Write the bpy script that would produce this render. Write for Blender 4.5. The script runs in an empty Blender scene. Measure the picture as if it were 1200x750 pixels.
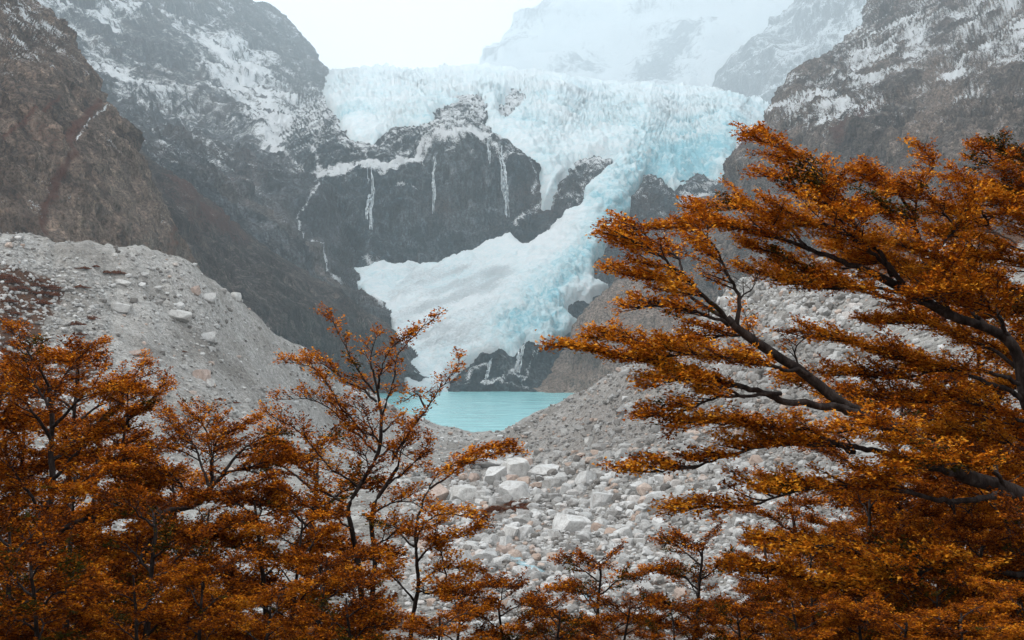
import bpy, math, random
import numpy as np
from mathutils import Vector, Matrix

R = math.radians
S = bpy.context.scene
COL = S.collection
rng = np.random.default_rng(7)
random.seed(7)

# ------------------------------------------------------------------ camera, world, sun, exposure
H = 28.6                 # eye height above the lake
F = 1448.0               # focal length in units of the 1200 px wide photograph
YH = 412.0               # horizon row
cam_d = bpy.data.cameras.new('camera')
cam = bpy.data.objects.new('camera', cam_d)
COL.objects.link(cam)
cam.location = (0, 0, H)
cam.rotation_euler = (R(90), 0, 0)
cam_d.sensor_width = 36.0
cam_d.lens = 36.0 * F / 1200.0
cam_d.shift_y = (YH - 375.0) / 1200.0
cam_d.clip_start = 0.1
cam_d.clip_end = 30000
S.camera = cam

SUN_EL, SUN_AZ = 52.0, 258.0      # degrees; azimuth clockwise from +Y (view direction)
world = bpy.data.worlds.new('World')
S.world = world
world.use_nodes = True
wn, wl = world.node_tree.nodes, world.node_tree.links
wn.clear()
w_out = wn.new('ShaderNodeOutputWorld')
sky = wn.new('ShaderNodeTexSky')
sky.sky_type = 'NISHITA'
sky.sun_disc = False
sky.sun_elevation = R(SUN_EL)
sky.sun_rotation = R(SUN_AZ)
sky.dust_density = 3.0
hsv = wn.new('ShaderNodeHueSaturation')
hsv.inputs['Saturation'].default_value = 0.35
bg1 = wn.new('ShaderNodeBackground')
bg1.inputs['Strength'].default_value = 0.05
bg2 = wn.new('ShaderNodeBackground')              # the closed layer of cloud
bg2.inputs['Color'].default_value = (0.91, 0.91, 0.905, 1)
bg2.inputs['Strength'].default_value = 1.34
wadd = wn.new('ShaderNodeAddShader')
wl.new(sky.outputs[0], hsv.inputs['Color'])
wl.new(hsv.outputs[0], bg1.inputs['Color'])
wl.new(bg1.outputs[0], wadd.inputs[0])
wl.new(bg2.outputs[0], wadd.inputs[1])
wl.new(wadd.outputs[0], w_out.inputs['Surface'])

sun_d = bpy.data.lights.new('sun', 'SUN')
sun_d.energy = 1.5
sun_d.angle = R(14)
sun_d.color = (1.0, 0.95, 0.88)
sun = bpy.data.objects.new('sun', sun_d)
COL.objects.link(sun)
_el, _az = R(SUN_EL), R(SUN_AZ)
sdir = Vector((math.sin(_az) * math.cos(_el), math.cos(_az) * math.cos(_el), math.sin(_el)))
sun.rotation_euler = sdir.to_track_quat('Z', 'Y').to_euler()
sun.location = (0, 0, 400)

vs = S.view_settings
vs.view_transform = 'Standard'
vs.look = 'None'
vs.exposure = 0.34
vs.gamma = 1.0
vs.use_curve_mapping = False
S.cycles.use_denoising = True
S.cycles.max_bounces = 4
S.cycles.diffuse_bounces = 2
S.cycles.glossy_bounces = 2
S.cycles.transmission_bounces = 3
S.cycles.volume_bounces = 3
S.cycles.transparent_max_bounces = 4
S.cycles.caustics_reflective = False
S.cycles.caustics_refractive = False

# ------------------------------------------------------------------ helpers
def P(px, py, d):
    """The point that the photograph shows at (px, py) when it lies d metres ahead."""
    px, py, d = np.asarray(px, float), np.asarray(py, float), np.asarray(d, float)
    return np.stack(np.broadcast_arrays((px - 600) / F * d, d, H + (YH - py) / F * d), -1)

def _hash(ix, iy, iz, seed):
    h = (ix.astype(np.uint32) * np.uint32(374761393) + iy.astype(np.uint32) * np.uint32(668265263)
         + iz.astype(np.uint32) * np.uint32(2147483647) + np.uint32((seed * 974634777 + 12345) & 0xffffffff))
    h = (h ^ (h >> np.uint32(13))) * np.uint32(1274126177)
    h = (h ^ (h >> np.uint32(16))) * np.uint32(2246822519)
    return h ^ (h >> np.uint32(15))

def pnoise(p, seed=0):
    """Gradient noise, about -1..1, for an (..., 3) array."""
    shp = p.shape[:-1]
    p = p.reshape(-1, 3).astype(np.float32)
    i = np.floor(p)
    f = p - i
    i = i.astype(np.int64)
    u = f * f * f * (f * (f * 6 - 15) + 10)
    res = None
    acc = np.zeros(len(p), np.float32)
    for cx in (0, 1):
        wx = u[:, 0] if cx else 1 - u[:, 0]
        for cy in (0, 1):
            wy = u[:, 1] if cy else 1 - u[:, 1]
            for cz in (0, 1):
                wz = u[:, 2] if cz else 1 - u[:, 2]
                h = _hash(i[:, 0] + cx, i[:, 1] + cy, i[:, 2] + cz, seed)
                gx = (h & np.uint32(1023)).astype(np.float32) / 511.5 - 1
                gy = ((h >> np.uint32(10)) & np.uint32(1023)).astype(np.float32) / 511.5 - 1
                gz = ((h >> np.uint32(20)) & np.uint32(1023)).astype(np.float32) / 511.5 - 1
                acc += wx * wy * wz * (gx * (f[:, 0] - cx) + gy * (f[:, 1] - cy) + gz * (f[:, 2] - cz))
    return (acc * 2.3).reshape(shp)

def fbm(p, octaves=5, lac=2.1, gain=0.5, seed=0, ridged=False):
    a, out, tot = 1.0, 0, 0
    for o in range(octaves):
        n = pnoise(p, seed + o * 17)
        if ridged:
            n = 1 - 2 * np.abs(n)
        out = out + a * n
        tot += a
        a *= gain
        p = p * lac + 13.7
    return out / tot

def sm(a, b, x):
    t = np.clip((x - a) / (b - a), 0, 1)
    return t * t * (3 - 2 * t)

class RBF:
    """Multiquadric interpolation with a linear trend."""
    def __init__(self, pts, vals, c):
        self.p = np.asarray(pts, float)
        self.c = c
        n = len(self.p)
        A = self.k(self.p)
        Q = np.c_[np.ones(n), self.p]
        M = np.block([[A, Q], [Q.T, np.zeros((3, 3))]])
        self.w = np.linalg.solve(M + np.diag([1e-6] * n + [0] * 3), np.r_[np.asarray(vals, float), 0, 0, 0])
    def k(self, q):
        d2 = ((q[:, None, :] - self.p[None]) ** 2).sum(-1)
        return -np.sqrt(d2 + self.c ** 2)
    def __call__(self, q):
        shp = q.shape[:-1]
        q = q.reshape(-1, 2)
        out = np.empty(len(q))
        n = len(self.p)
        for s in range(0, len(q), 40000):
            qq = q[s:s + 40000]
            out[s:s + 40000] = self.k(qq) @ self.w[:n] + self.w[n] + qq @ self.w[n + 1:]
        return out.reshape(shp)

def poly_sd(px, py, poly):
    """Signed distance to a closed outline, positive inside."""
    poly = np.asarray(poly, float)
    x, y = px.ravel(), py.ravel()
    best = np.full(x.shape, 1e9)
    inside = np.zeros(x.shape, bool)
    n = len(poly)
    for k in range(n):
        a, b = poly[k], poly[(k + 1) % n]
        ab = b - a
        t = np.clip(((x - a[0]) * ab[0] + (y - a[1]) * ab[1]) / max(ab @ ab, 1e-9), 0, 1)
        best = np.minimum(best, (x - a[0] - t * ab[0]) ** 2 + (y - a[1] - t * ab[1]) ** 2)
        c = (a[1] > y) != (b[1] > y)
        with np.errstate(divide='ignore', invalid='ignore'):
            xi = (b[0] - a[0]) * (y - a[1]) / (b[1] - a[1]) + a[0]
        inside ^= c & (x < xi)
    return (np.sqrt(best) * np.where(inside, 1, -1)).reshape(px.shape)

def line_d(px, py, line):
    x, y = px.ravel(), py.ravel()
    best = np.full(x.shape, 1e9)
    line = np.asarray(line, float)
    for k in range(len(line) - 1):
        a, b = line[k], line[k + 1]
        ab = b - a
        t = np.clip(((x - a[0]) * ab[0] + (y - a[1]) * ab[1]) / max(ab @ ab, 1e-9), 0, 1)
        best = np.minimum(best, (x - a[0] - t * ab[0]) ** 2 + (y - a[1] - t * ab[1]) ** 2)
    return np.sqrt(best).reshape(px.shape)

def np_mesh(name, verts, faces, smooth=True, attrs=None):
    """Mesh from arrays; faces is (n, 3) or (n, 4)."""
    me = bpy.data.meshes.new(name)
    verts = np.ascontiguousarray(verts, np.float32).reshape(-1, 3)
    faces = np.ascontiguousarray(faces, np.int32)
    k = faces.shape[1]
    me.vertices.add(len(verts))
    me.vertices.foreach_set('co', verts.ravel())
    me.loops.add(faces.size)
    me.loops.foreach_set('vertex_index', faces.ravel())
    me.polygons.add(len(faces))
    me.polygons.foreach_set('loop_start', np.arange(0, faces.size, k, dtype=np.int32))
    me.polygons.foreach_set('use_smooth', np.full(len(faces), smooth, bool))
    for an, av in (attrs or {}).items():
        at = me.attributes.new(an, 'FLOAT', 'POINT')
        at.data.foreach_set('value', np.ascontiguousarray(av, np.float32).ravel())
    me.update(calc_edges=True)
    me.validate()
    return me

def add_obj(name, mesh, mat=None, parent=None, **props):
    o = bpy.data.objects.new(name, mesh)
    COL.objects.link(o)
    if mat is not None and not mesh.materials:
        mesh.materials.append(mat)
    if parent is not None:
        o.parent = parent
    for k, v in props.items():
        o[k] = v
    return o

def grid_faces(nr, nc, keep=None):
    idx = np.arange(nr * nc).reshape(nr, nc)
    f = np.stack([idx[:-1, :-1], idx[:-1, 1:], idx[1:, 1:], idx[1:, :-1]], -1).reshape(-1, 4)
    return f if keep is None else f[keep.reshape(-1)]

def grid_normals(V, towards=None):
    du = np.gradient(V, axis=1)
    dv = np.gradient(V, axis=0)
    n = np.cross(du, dv)
    n /= np.linalg.norm(n, axis=-1, keepdims=True) + 1e-9
    t = (np.array([0, 0, H]) if towards is None else towards) - V
    s = np.sign((n * t).sum(-1, keepdims=True))
    s[s == 0] = 1
    return n * s

# ------------------------------------------------------------------ materials
class NT:
    def __init__(self, name):
        self.m = bpy.data.materials.new(name)
        self.m.use_nodes = True
        self.n, self.l = self.m.node_tree.nodes, self.m.node_tree.links
        self.n.clear()
        self.out = self.n.new('ShaderNodeOutputMaterial')
    def node(self, t, **kw):
        nd = self.n.new(t)
        for k, v in kw.items():
            if k.startswith('i_'):
                self.put(nd.inputs[k[2:].replace('_', ' ')], v)
            else:
                setattr(nd, k, v)
        return nd
    def put(self, sock, v):
        if isinstance(v, bpy.types.NodeSocket):
            self.l.new(v, sock)
        elif isinstance(v, bpy.types.Node):
            self.l.new(v.outputs[0], sock)
        else:
            sock.default_value = v
    def coords(self, kind='Object'):
        return self.n.new('ShaderNodeTexCoord').outputs[kind]
    def noise(self, vec, scale, detail=4, rough=0.55, dist=0.0):
        nd = self.node('ShaderNodeTexNoise')
        self.put(nd.inputs['Vector'], vec)
        nd.inputs['Scale'].default_value = scale
        nd.inputs['Detail'].default_value = detail
        nd.inputs['Roughness'].default_value = rough
        nd.inputs['Distortion'].default_value = dist
        return nd.outputs['Fac']
    def mapping(self, vec, scale=(1, 1, 1), rot=(0, 0, 0)):
        nd = self.node('ShaderNodeMapping')
        self.put(nd.inputs['Vector'], vec)
        nd.inputs['Scale'].default_value = scale
        nd.inputs['Rotation'].default_value = rot
        return nd.outputs[0]
    def ramp(self, fac, stops):
        nd = self.node('ShaderNodeValToRGB')
        self.put(nd.inputs[0], fac)
        e = nd.color_ramp.elements
        while len(e) > len(stops):
            e.remove(e[-1])
        while len(e) < len(stops):
            e.new(0.5)
        for el, (pos, c) in zip(e, stops):
            el.position = pos
            el.color = (*c, 1) if len(c) == 3 else c
        return nd.outputs[0]
    def mix(self, fac, a, b, blend='MIX'):
        nd = self.node('ShaderNodeMix', data_type='RGBA', blend_type=blend)
        self.put(nd.inputs[0], fac)
        for s, v in ((nd.inputs[6], a), (nd.inputs[7], b)):
            if isinstance(v, tuple) and len(v) == 3:
                v = (*v, 1)
            self.put(s, v)
        return nd.outputs[2]
    def math(self, op, a, b=0.0, c=None, clamp=False):
        nd = self.node('ShaderNodeMath', operation=op, use_clamp=clamp)
        self.put(nd.inputs[0], a)
        self.put(nd.inputs[1], b)
        if c is not None:
            self.put(nd.inputs[2], c)
        return nd.outputs[0]
    def step(self, x, a, b):
        nd = self.node('ShaderNodeMapRange', interpolation_type='SMOOTHSTEP')
        self.put(nd.inputs['Value'], x)
        self.put(nd.inputs['From Min'], a)
        self.put(nd.inputs['From Max'], b)
        return nd.outputs[0]
    def attr(self, name):
        return self.node('ShaderNodeAttribute', attribute_name=name).outputs['Fac']
    def bump(self, h, strength, dist, normal=None):
        nd = self.node('ShaderNodeBump')
        nd.inputs['Strength'].default_value = strength
        nd.inputs['Distance'].default_value = dist
        self.put(nd.inputs['Height'], h)
        if normal is not None:
            self.put(nd.inputs['Normal'], normal)
        return nd.outputs[0]
    def principled(self, color, rough=0.85, normal=None, spec=0.25, **kw):
        nd = self.node('ShaderNodeBsdfPrincipled')
        self.put(nd.inputs['Base Color'], (*color, 1) if isinstance(color, tuple) and len(color) == 3 else color)
        self.put(nd.inputs['Roughness'], rough)
        nd.inputs['Specular IOR Level'].default_value = spec
        if normal is not None:
            self.put(nd.inputs['Normal'], normal)
        for k, v in kw.items():
            self.put(nd.inputs[k.replace('_', ' ')], v)
        self.l.new(nd.outputs[0], self.out.inputs['Surface'])
        return nd

def rock_material(name, dark, mid, light, rust, unit, snow_col=(0.78, 0.80, 0.82), streak=0.4):
    """unit: metres of the large colour patches. Uses attributes snow and rust."""
    t = NT(name)
    co = t.coords()
    n1 = t.noise(co, 1.0 / unit, 3, 0.6, 0.6)
    n2 = t.noise(t.mapping(co, (1, 1, 0.35), (0.35, 0.2, 0.1)), 5.0 / unit, 5, 0.7, 1.0)
    n3 = t.noise(co, 34.0 / unit, 4, 0.75)
    c = t.ramp(n1, [(0.36, dark), (0.5, mid), (0.64, light)])
    c2 = t.ramp(n2, [(0.37, dark), (0.5, mid), (0.64, light)])
    c = t.mix(0.6, c, c2)
    grain = t.ramp(n3, [(0.36, (0.30, 0.30, 0.30)), (0.5, (1, 1, 1)), (0.64, (1.7, 1.7, 1.7))])
    c = t.mix(0.85, c, grain, 'MULTIPLY')
    crack = t.ramp(t.noise(t.mapping(co, (1, 1, 0.5), (0.5, 0.4, 0)), 9.0 / unit, 6, 0.75, 1.6),
                   [(0.455, (1, 1, 1)), (0.485, (0.30, 0.28, 0.27)), (0.515, (1, 1, 1))])
    c = t.mix(0.75, c, crack, 'MULTIPLY')
    # jointed blocks, each a little lighter or darker, with dark joints
    wv = t.node('ShaderNodeVectorMath', operation='ADD')
    t.put(wv.inputs[0], t.mapping(co, (1, 1, 0.55), (0.45, 0.35, 0.3)))
    wn_ = t.node('ShaderNodeTexNoise')
    t.put(wn_.inputs['Vector'], co)
    wn_.inputs['Scale'].default_value = 7.0 / unit
    wn_.inputs['Detail'].default_value = 3
    sc_ = t.node('ShaderNodeVectorMath', operation='SCALE')
    t.put(sc_.inputs[0], wn_.outputs['Color'])
    sc_.inputs['Scale'].default_value = unit / 9.0
    t.put(wv.inputs[1], sc_.outputs[0])
    vb = t.node('ShaderNodeTexVoronoi', feature='F1')
    t.put(vb.inputs['Vector'], wv.outputs[0])
    vb.inputs['Scale'].default_value = 11.0 / unit
    ve = t.node('ShaderNodeTexVoronoi', feature='DISTANCE_TO_EDGE')
    t.put(ve.inputs['Vector'], wv.outputs[0])
    ve.inputs['Scale'].default_value = 11.0 / unit
    blk = t.node('ShaderNodeSeparateColor', i_Color=vb.outputs['Color']).outputs[0]
    c = t.mix(0.75, c, t.ramp(blk, [(0.0, (0.55, 0.54, 0.53)), (0.5, (1, 1, 1)), (1.0, (1.55, 1.53, 1.5))]), 'MULTIPLY')
    c = t.mix(0.65, c, t.ramp(ve.outputs['Distance'], [(0.0, (0.25, 0.24, 0.24)), (0.09, (1, 1, 1))]), 'MULTIPLY')
    c = t.mix(t.math('MULTIPLY', t.attr('pale'), 0.85, clamp=True), c, t.mix(0.9, (0.30, 0.225, 0.18), grain, 'MULTIPLY'))
    stk = t.noise(t.mapping(co, (1, 1, 0.10)), 14.0 / unit, 4, 0.65, 0.8)
    c = t.mix(streak, c, t.ramp(stk, [(0.38, (0.35, 0.36, 0.38)), (0.5, (1, 1, 1)), (0.62, (1.6, 1.58, 1.55))]), 'MULTIPLY')
    rn = t.math('ADD', t.attr('rust'), t.math('MULTIPLY', t.math('SUBTRACT', n3, 0.5), 2.0))
    c = t.mix(t.math('MULTIPLY', t.step(rn, 0.35, 0.9), 0.8), c, rust)
    fine = t.noise(co, 75.0 / unit, 2, 0.75)
    sn = t.math('ADD', t.attr('snow'), t.math('MULTIPLY', t.math('SUBTRACT', fine, 0.5), 1.6))
    sn = t.math('ADD', sn, t.math('MULTIPLY', t.math('SUBTRACT', n2, 0.5), 1.8))
    sf = t.step(sn, 0.40, 0.72)
    c = t.mix(sf, c, snow_col)
    b = t.bump(t.math('ADD', n3, t.math('ADD', t.math('MULTIPLY', n2, 2.5), t.math('ADD', t.math('MULTIPLY', blk, 0.5), t.math('MINIMUM', ve.outputs['Distance'], 0.15)))), 1.0, unit / 16.0)
    t.principled(c, 0.9, b, 0.12)
    return t.m

# ------------------------------------------------------------------ mountains
M_cliff = rock_material('brown_cliff_rock', (0.040, 0.026, 0.020), (0.14, 0.097, 0.075), (0.29, 0.215, 0.165), (0.10, 0.035, 0.022), 45)
M_spur = rock_material('dark_slope_rock', (0.020, 0.016, 0.015), (0.06, 0.047, 0.042), (0.15, 0.12, 0.105), (0.085, 0.03, 0.02), 40)
M_mid = rock_material('grey_mountain_rock', (0.022, 0.029, 0.036), (0.058, 0.068, 0.079), (0.15, 0.155, 0.162), (0.10, 0.06, 0.05), 90)
M_right = rock_material('grey_brown_rock', (0.028, 0.023, 0.022), (0.115, 0.09, 0.077), (0.25, 0.195, 0.16), (0.095, 0.04, 0.03), 70)
M_wall = rock_material('wet_headwall_rock', (0.008, 0.017, 0.024), (0.026, 0.043, 0.055), (0.125, 0.14, 0.148), (0.09, 0.06, 0.05), 70, streak=0.85)
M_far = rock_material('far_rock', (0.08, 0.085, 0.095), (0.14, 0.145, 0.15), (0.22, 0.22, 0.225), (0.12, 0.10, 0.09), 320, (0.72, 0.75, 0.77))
STRUCT = dict(kind='structure')

def mass(name, orient, edge, span, ctrl, step, mat, L, A, snow=None, rust=None, c=60, pale=None, strata=(0.3, 0.12), sharp=10, seed=1, back=0.03, rough=0.52, label=None, deep=(0, -100, 0.0)):
    edge = np.asarray(edge, float)
    ctrl = np.asarray(ctrl, float)
    depth = RBF(ctrl[:, :2], np.log(ctrl[:, 2]), c)
    a0, a1, far = span
    s = np.arange(a0, a1 + step, step)
    e = np.interp(s, edge[:, 0], edge[:, 1])
    n_in = int(abs(far - e).max() / step) + 2
    v = np.linspace(0, 1, n_in) ** 1.12
    nb = 9
    kb = np.arange(nb, 0, -1)
    E = e[:, None]
    inn = E + (far - E) * v[None]
    bk = E + np.sign(far - E) * kb[None] * 2.5
    W = np.concatenate([bk, inn], 1)
    B = np.concatenate([np.tile(kb, (len(s), 1)), np.zeros_like(inn)], 1).astype(float)
    Sg = np.tile(s[:, None], (1, W.shape[1]))
    px, py = (Sg, W) if orient == 'top' else (W, Sg)
    d = np.exp(depth(np.stack([px, py], -1)))
    d = d * (1 + deep[2] * sm(deep[0], deep[1], py))
    dist = np.abs(W - E)
    rim = np.where(B > 0, 1.0, np.exp(-dist / sharp))
    d = d * (1 + 0.03 * rim + back * B)
    V = P(px, py, d)
    n = grid_normals(V)
    # ledges and gullies: noise squeezed along a tilted bedding plane
    q = V / L
    qs = np.stack([q[..., 0] + strata[0] * q[..., 2], q[..., 1], q[..., 2] * 1.6 + strata[1] * q[..., 0] * 2], -1)
    warp = np.stack([fbm(q * 1.3, 3, seed=seed + 90), fbm(q * 1.3 + 31, 3, seed=seed + 91), fbm(q * 1.3 + 57, 3, seed=seed + 92)], -1)
    h = 0.62 * fbm(qs + 0.35 * warp, 7, gain=rough, seed=seed, ridged=True) + 0.38 * fbm(q * 0.7 + 0.5 * warp, 4, seed=seed + 40)
    led = fbm(qs * np.array([1.0, 1.0, 5.0]) + warp * 0.6, 5, gain=0.55, seed=seed + 60)
    h = h + 0.16 * led
    V = V + n * (A * h)[..., None] * (1 - 0.35 * rim[..., None])
    n2 = grid_normals(V)
    at = {'snow': np.zeros(px.shape), 'rust': np.zeros(px.shape)}
    if snow is not None:
        at['snow'] = snow(px, py, V, n2, h)
    if rust is not None:
        at['rust'] = rust(px, py, V, n2, h)
    if pale is not None:
        at['pale'] = pale(px, py, V, n2, h)
    f = grid_faces(*px.shape)
    me = np_mesh(name, V, f, True, at)
    o = add_obj(name, me, mat, **STRUCT)
    if label:
        o['label'] = label
    return o

ST = 1.7
# far snow peak, lost in the cloud
def snow_far(px, py, V, n, h):
    rock = np.maximum.reduce([0.85 * sm(-20, 20, poly_sd(px, py, [(735, 100), (745, 72), (770, 45), (800, 25), (838, 30), (815, 62), (790, 104)])),
                              0.75 * sm(-14, 14, poly_sd(px, py, [(640, 84), (668, 68), (700, 62), (716, 72), (700, 92), (660, 92)])),
                              0.8 * sm(-12, 12, poly_sd(px, py, [(740, 22), (762, -10), (800, -40), (820, -30), (790, 5)])),
                              0.6 * sm(-10, 10, poly_sd(px, py, [(566, 80), (580, 60), (612, 28), (640, 0), (655, 0), (620, 50), (585, 80)]))])
    q = V / 260.0
    return 1.05 - 0.95 * rock + 0.55 * fbm(q, 5, gain=0.62, seed=5) * (0.35 + rock) + 0.25 * (n[..., 2] - 0.6)
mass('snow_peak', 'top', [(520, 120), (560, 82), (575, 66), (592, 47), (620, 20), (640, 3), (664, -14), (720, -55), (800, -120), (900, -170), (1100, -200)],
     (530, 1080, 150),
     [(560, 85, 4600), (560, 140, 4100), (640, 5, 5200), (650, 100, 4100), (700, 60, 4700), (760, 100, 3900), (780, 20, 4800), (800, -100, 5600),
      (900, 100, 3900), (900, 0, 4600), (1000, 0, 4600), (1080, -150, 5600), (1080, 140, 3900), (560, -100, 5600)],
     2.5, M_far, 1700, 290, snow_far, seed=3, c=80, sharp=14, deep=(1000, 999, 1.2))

# hazy rock shoulder right of the couloir
def snow_sh(px, py, V, n, h):
    q = V / 150.0
    s = 0.20 + 0.45 * fbm(q, 5, gain=0.62, seed=8) + 0.35 * sm(880, 1000, px) + 0.6 * (n[..., 2] - 0.45)
    return s
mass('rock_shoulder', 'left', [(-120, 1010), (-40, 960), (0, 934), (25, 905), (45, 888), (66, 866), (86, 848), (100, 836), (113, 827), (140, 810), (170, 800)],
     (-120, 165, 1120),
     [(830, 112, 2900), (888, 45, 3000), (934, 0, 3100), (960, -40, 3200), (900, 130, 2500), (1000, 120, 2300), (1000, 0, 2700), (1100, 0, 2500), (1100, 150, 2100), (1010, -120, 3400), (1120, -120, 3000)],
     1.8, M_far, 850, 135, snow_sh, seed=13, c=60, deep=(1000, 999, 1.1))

# the big mountain left of the glacier
def snow_mid(px, py, V, n, h):
    q = V / 120.0
    diag = fbm(np.stack([(V[..., 0] + V[..., 2] * 0.9) / 40.0, V[..., 1] / 260.0, (V[..., 2] - V[..., 0]) / 170.0], -1), 6, gain=0.62, seed=21)
    reg = np.maximum.reduce([1.35 * sm(-26, 22, poly_sd(px, py, [(232, 50), (270, 48), (300, 70), (330, 110), (352, 150), (376, 185), (372, 212), (352, 205), (318, 168), (298, 150), (275, 120), (245, 85)])),
                             0.75 * sm(-26, 26, poly_sd(px, py, [(40, 0), (160, -10), (250, 20), (255, 48), (180, 30), (90, 45), (55, 20)])),
                             0.62 * sm(-24, 22, poly_sd(px, py, [(95, 55), (150, 60), (190, 110), (240, 150), (262, 170), (215, 150), (140, 110), (110, 90)])),
                             1.5 * sm(-12, 12, poly_sd(px, py, [(296, 125), (316, 115), (345, 160), (372, 200), (366, 226), (345, 205), (310, 170)])),
                             0.95 * sm(-16, 16, poly_sd(px, py, [(355, 120), (385, 110), (395, 160), (370, 160)])),
                             0.5 * sm(-10, 10, poly_sd(px, py, [(265, 240), (300, 242), (335, 262), (330, 285), (290, 268)]))])
    s = 0.04 + 0.55 * reg + 0.30 * fbm(q, 5, gain=0.6, seed=22) + 0.60 * diag * (0.55 + reg) + 0.7 * (n[..., 2] - 0.5) - 0.35 * sm(170, 300, py)
    st = line_d(px + 5 * fbm(q * 3, 3, seed=77), py, [(368, 226), (349, 250), (351, 276), (372, 302), (392, 328), (416, 348), (446, 372)])
    s = np.maximum(s, 0.80 + 0.35 * fbm(V / 12, 4, gain=0.6, seed=78) - st / 4.0)
    return s
def rust_mid(px, py, V, n, h):
    return 0.45 * sm(-20, 20, poly_sd(px, py, [(255, 190), (310, 180), (320, 215), (290, 245), (250, 235)])) + 0.35 * fbm(V / 90, 3, seed=24)
def pale_mid(px, py, V, n, h):
    return 0.45 * sm(-10, 14, poly_sd(px, py, [(266, 242), (320, 262), (350, 290), (400, 335), (450, 375), (430, 372), (380, 345), (320, 300), (280, 268)])) + 0.3 * np.clip(fbm(V / 70, 4, seed=25), 0, 1)
mass('left_mountain', 'top', [(-120, -260), (0, -190), (120, -110), (200, -60), (250, -26), (290, -1), (318, 10), (345, 34), (364, 59), (379, 82), (386, 96), (393, 112), (399, 150), (404, 200), (408, 260), (414, 310), (430, 345), (450, 372), (475, 420), (500, 460)],
     (-50, 498, 470),
     [(380, 82, 2050), (345, 35, 1900), (290, 0, 1750), (200, -60, 1650), (0, -190, 1500), (386, 130, 1800), (360, 150, 1560), (300, 120, 1500), (200, 50, 1300),
      (100, 50, 1050), (0, 50, 850), (0, 250, 750), (150, 200, 950), (250, 200, 1130), (330, 200, 1300), (380, 200, 1420), (395, 240, 1330), (300, 260, 1090), (345, 265, 1160), (360, 300, 1110), (400, 340, 1090),
      (450, 375, 1040), (470, 400, 980), (300, 330, 930), (200, 330, 850), (380, 400, 960), (450, 460, 900), (500, 460, 890), (300, 460, 850), (0, 460, 700), (-110, 100, 750), (-110, -200, 1400)],
     1.9, M_mid, 240, 48, snow_mid, rust_mid, pale=pale_mid, seed=20, c=55, sharp=14, strata=(-0.6, 0.3), rough=0.58, deep=(230, 0, 1.15))

# dark slope that drops to the lake below it
def rust_spur(px, py, V, n, h):
    return 0.55 * sm(-14, 12, poly_sd(px, py, [(180, 195), (236, 232), (272, 262), (285, 290), (255, 285), (215, 265), (190, 235)])) + 0.45 * fbm(V / 45, 4, seed=33) + 0.15
def snow_spur(px, py, V, n, h):
    return -0.05 + 0.35 * fbm(V / 30, 4, seed=34) - 0.4 * sm(250, 330, py) + 0.3 * (n[..., 2] - 0.5)
mass('dark_slope', 'top', [(100, 110), (150, 165), (182, 200), (215, 222), (240, 240), (270, 262), (310, 298), (355, 327), (405, 352), (440, 370), (455, 384), (462, 405), (468, 440), (474, 470)],
     (100, 473, 475),
     [(150, 165, 980), (240, 240, 900), (310, 298, 880), (405, 352, 880), (455, 385, 890), (300, 360, 720), (380, 400, 790), (440, 420, 860), (468, 458, 890), (350, 458, 760), (200, 330, 640),
      (200, 250, 740), (120, 300, 620), (120, 150, 900), (200, 458, 560)],
     2.0, M_spur, 110, 17, snow_spur, rust_spur, seed=30, c=40, sharp=8, strata=(-0.9, 0.2))

# brown cliff above the left moraine
def rust_cliff(px, py, V, n, h):
    g = line_d(px + 6 * fbm(V / 12, 3, seed=41), py, [(112, 128), (96, 142), (80, 162), (68, 190), (54, 215), (46, 250), (36, 285)])
    g2 = line_d(px + 6 * fbm(V / 12, 3, seed=42), py, [(58, 128), (30, 150), (0, 170)])
    g3 = line_d(px, py, [(205, 262), (188, 282), (196, 300)])
    return np.maximum.reduce([1.15 - g / 9.0, 0.9 - g2 / 8.0, 0.8 - g3 / 14.0, 0.2 + 0.4 * fbm(V / 30, 4, seed=43)])
def snow_cliff(px, py, V, n, h):
    up = sm(110, 40, py)
    s = -0.10 + 0.42 * up * sm(90, 20, px) + 0.5 * fbm(V / 26, 5, seed=44) + 0.8 * (n[..., 2] - 0.5) * up
    w = line_d(px + 4 * fbm(V / 8, 3, seed=45), py, [(116, 136), (104, 143), (92, 156), (82, 172)])
    s = np.maximum(s, 0.75 - w / 3.2)
    return np.maximum(s, 0.6 - line_d(px, py + 3 * fbm(V / 8, 3, seed=46), [(56, 86), (72, 90)]) / 6.0)
def pale_cliff(px, py, V, n, h):
    return 0.55 * sm(150, 290, py) * np.clip(0.6 + fbm(V / 22, 4, seed=47), 0, 1)
mass('brown_cliff', 'right', [(-140, -30), (-60, 10), (0, 42), (22, 68), (45, 84), (70, 100), (95, 113), (120, 126), (145, 145), (165, 157), (200, 166), (240, 181), (270, 196), (300, 214), (345, 245), (380, 270)],
     (-140, 380, -130),
     [(42, 0, 640), (100, 70, 620), (126, 120, 600), (160, 170, 590), (181, 240, 570), (214, 300, 560), (0, 0, 560), (50, 100, 520), (100, 200, 500), (150, 300, 480), (0, 200, 430), (50, 300, 420),
      (-190, 100, 400), (-190, 360, 330), (-190, -140, 520), (0, -140, 640), (245, 345, 560), (100, 370, 430)],
     ST, M_cliff, 75, 15, snow_cliff, rust_cliff, pale=pale_cliff, seed=50, c=40, sharp=16, strata=(0.5, 0.25), rough=0.6, deep=(200, -50, 0.25))

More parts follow.
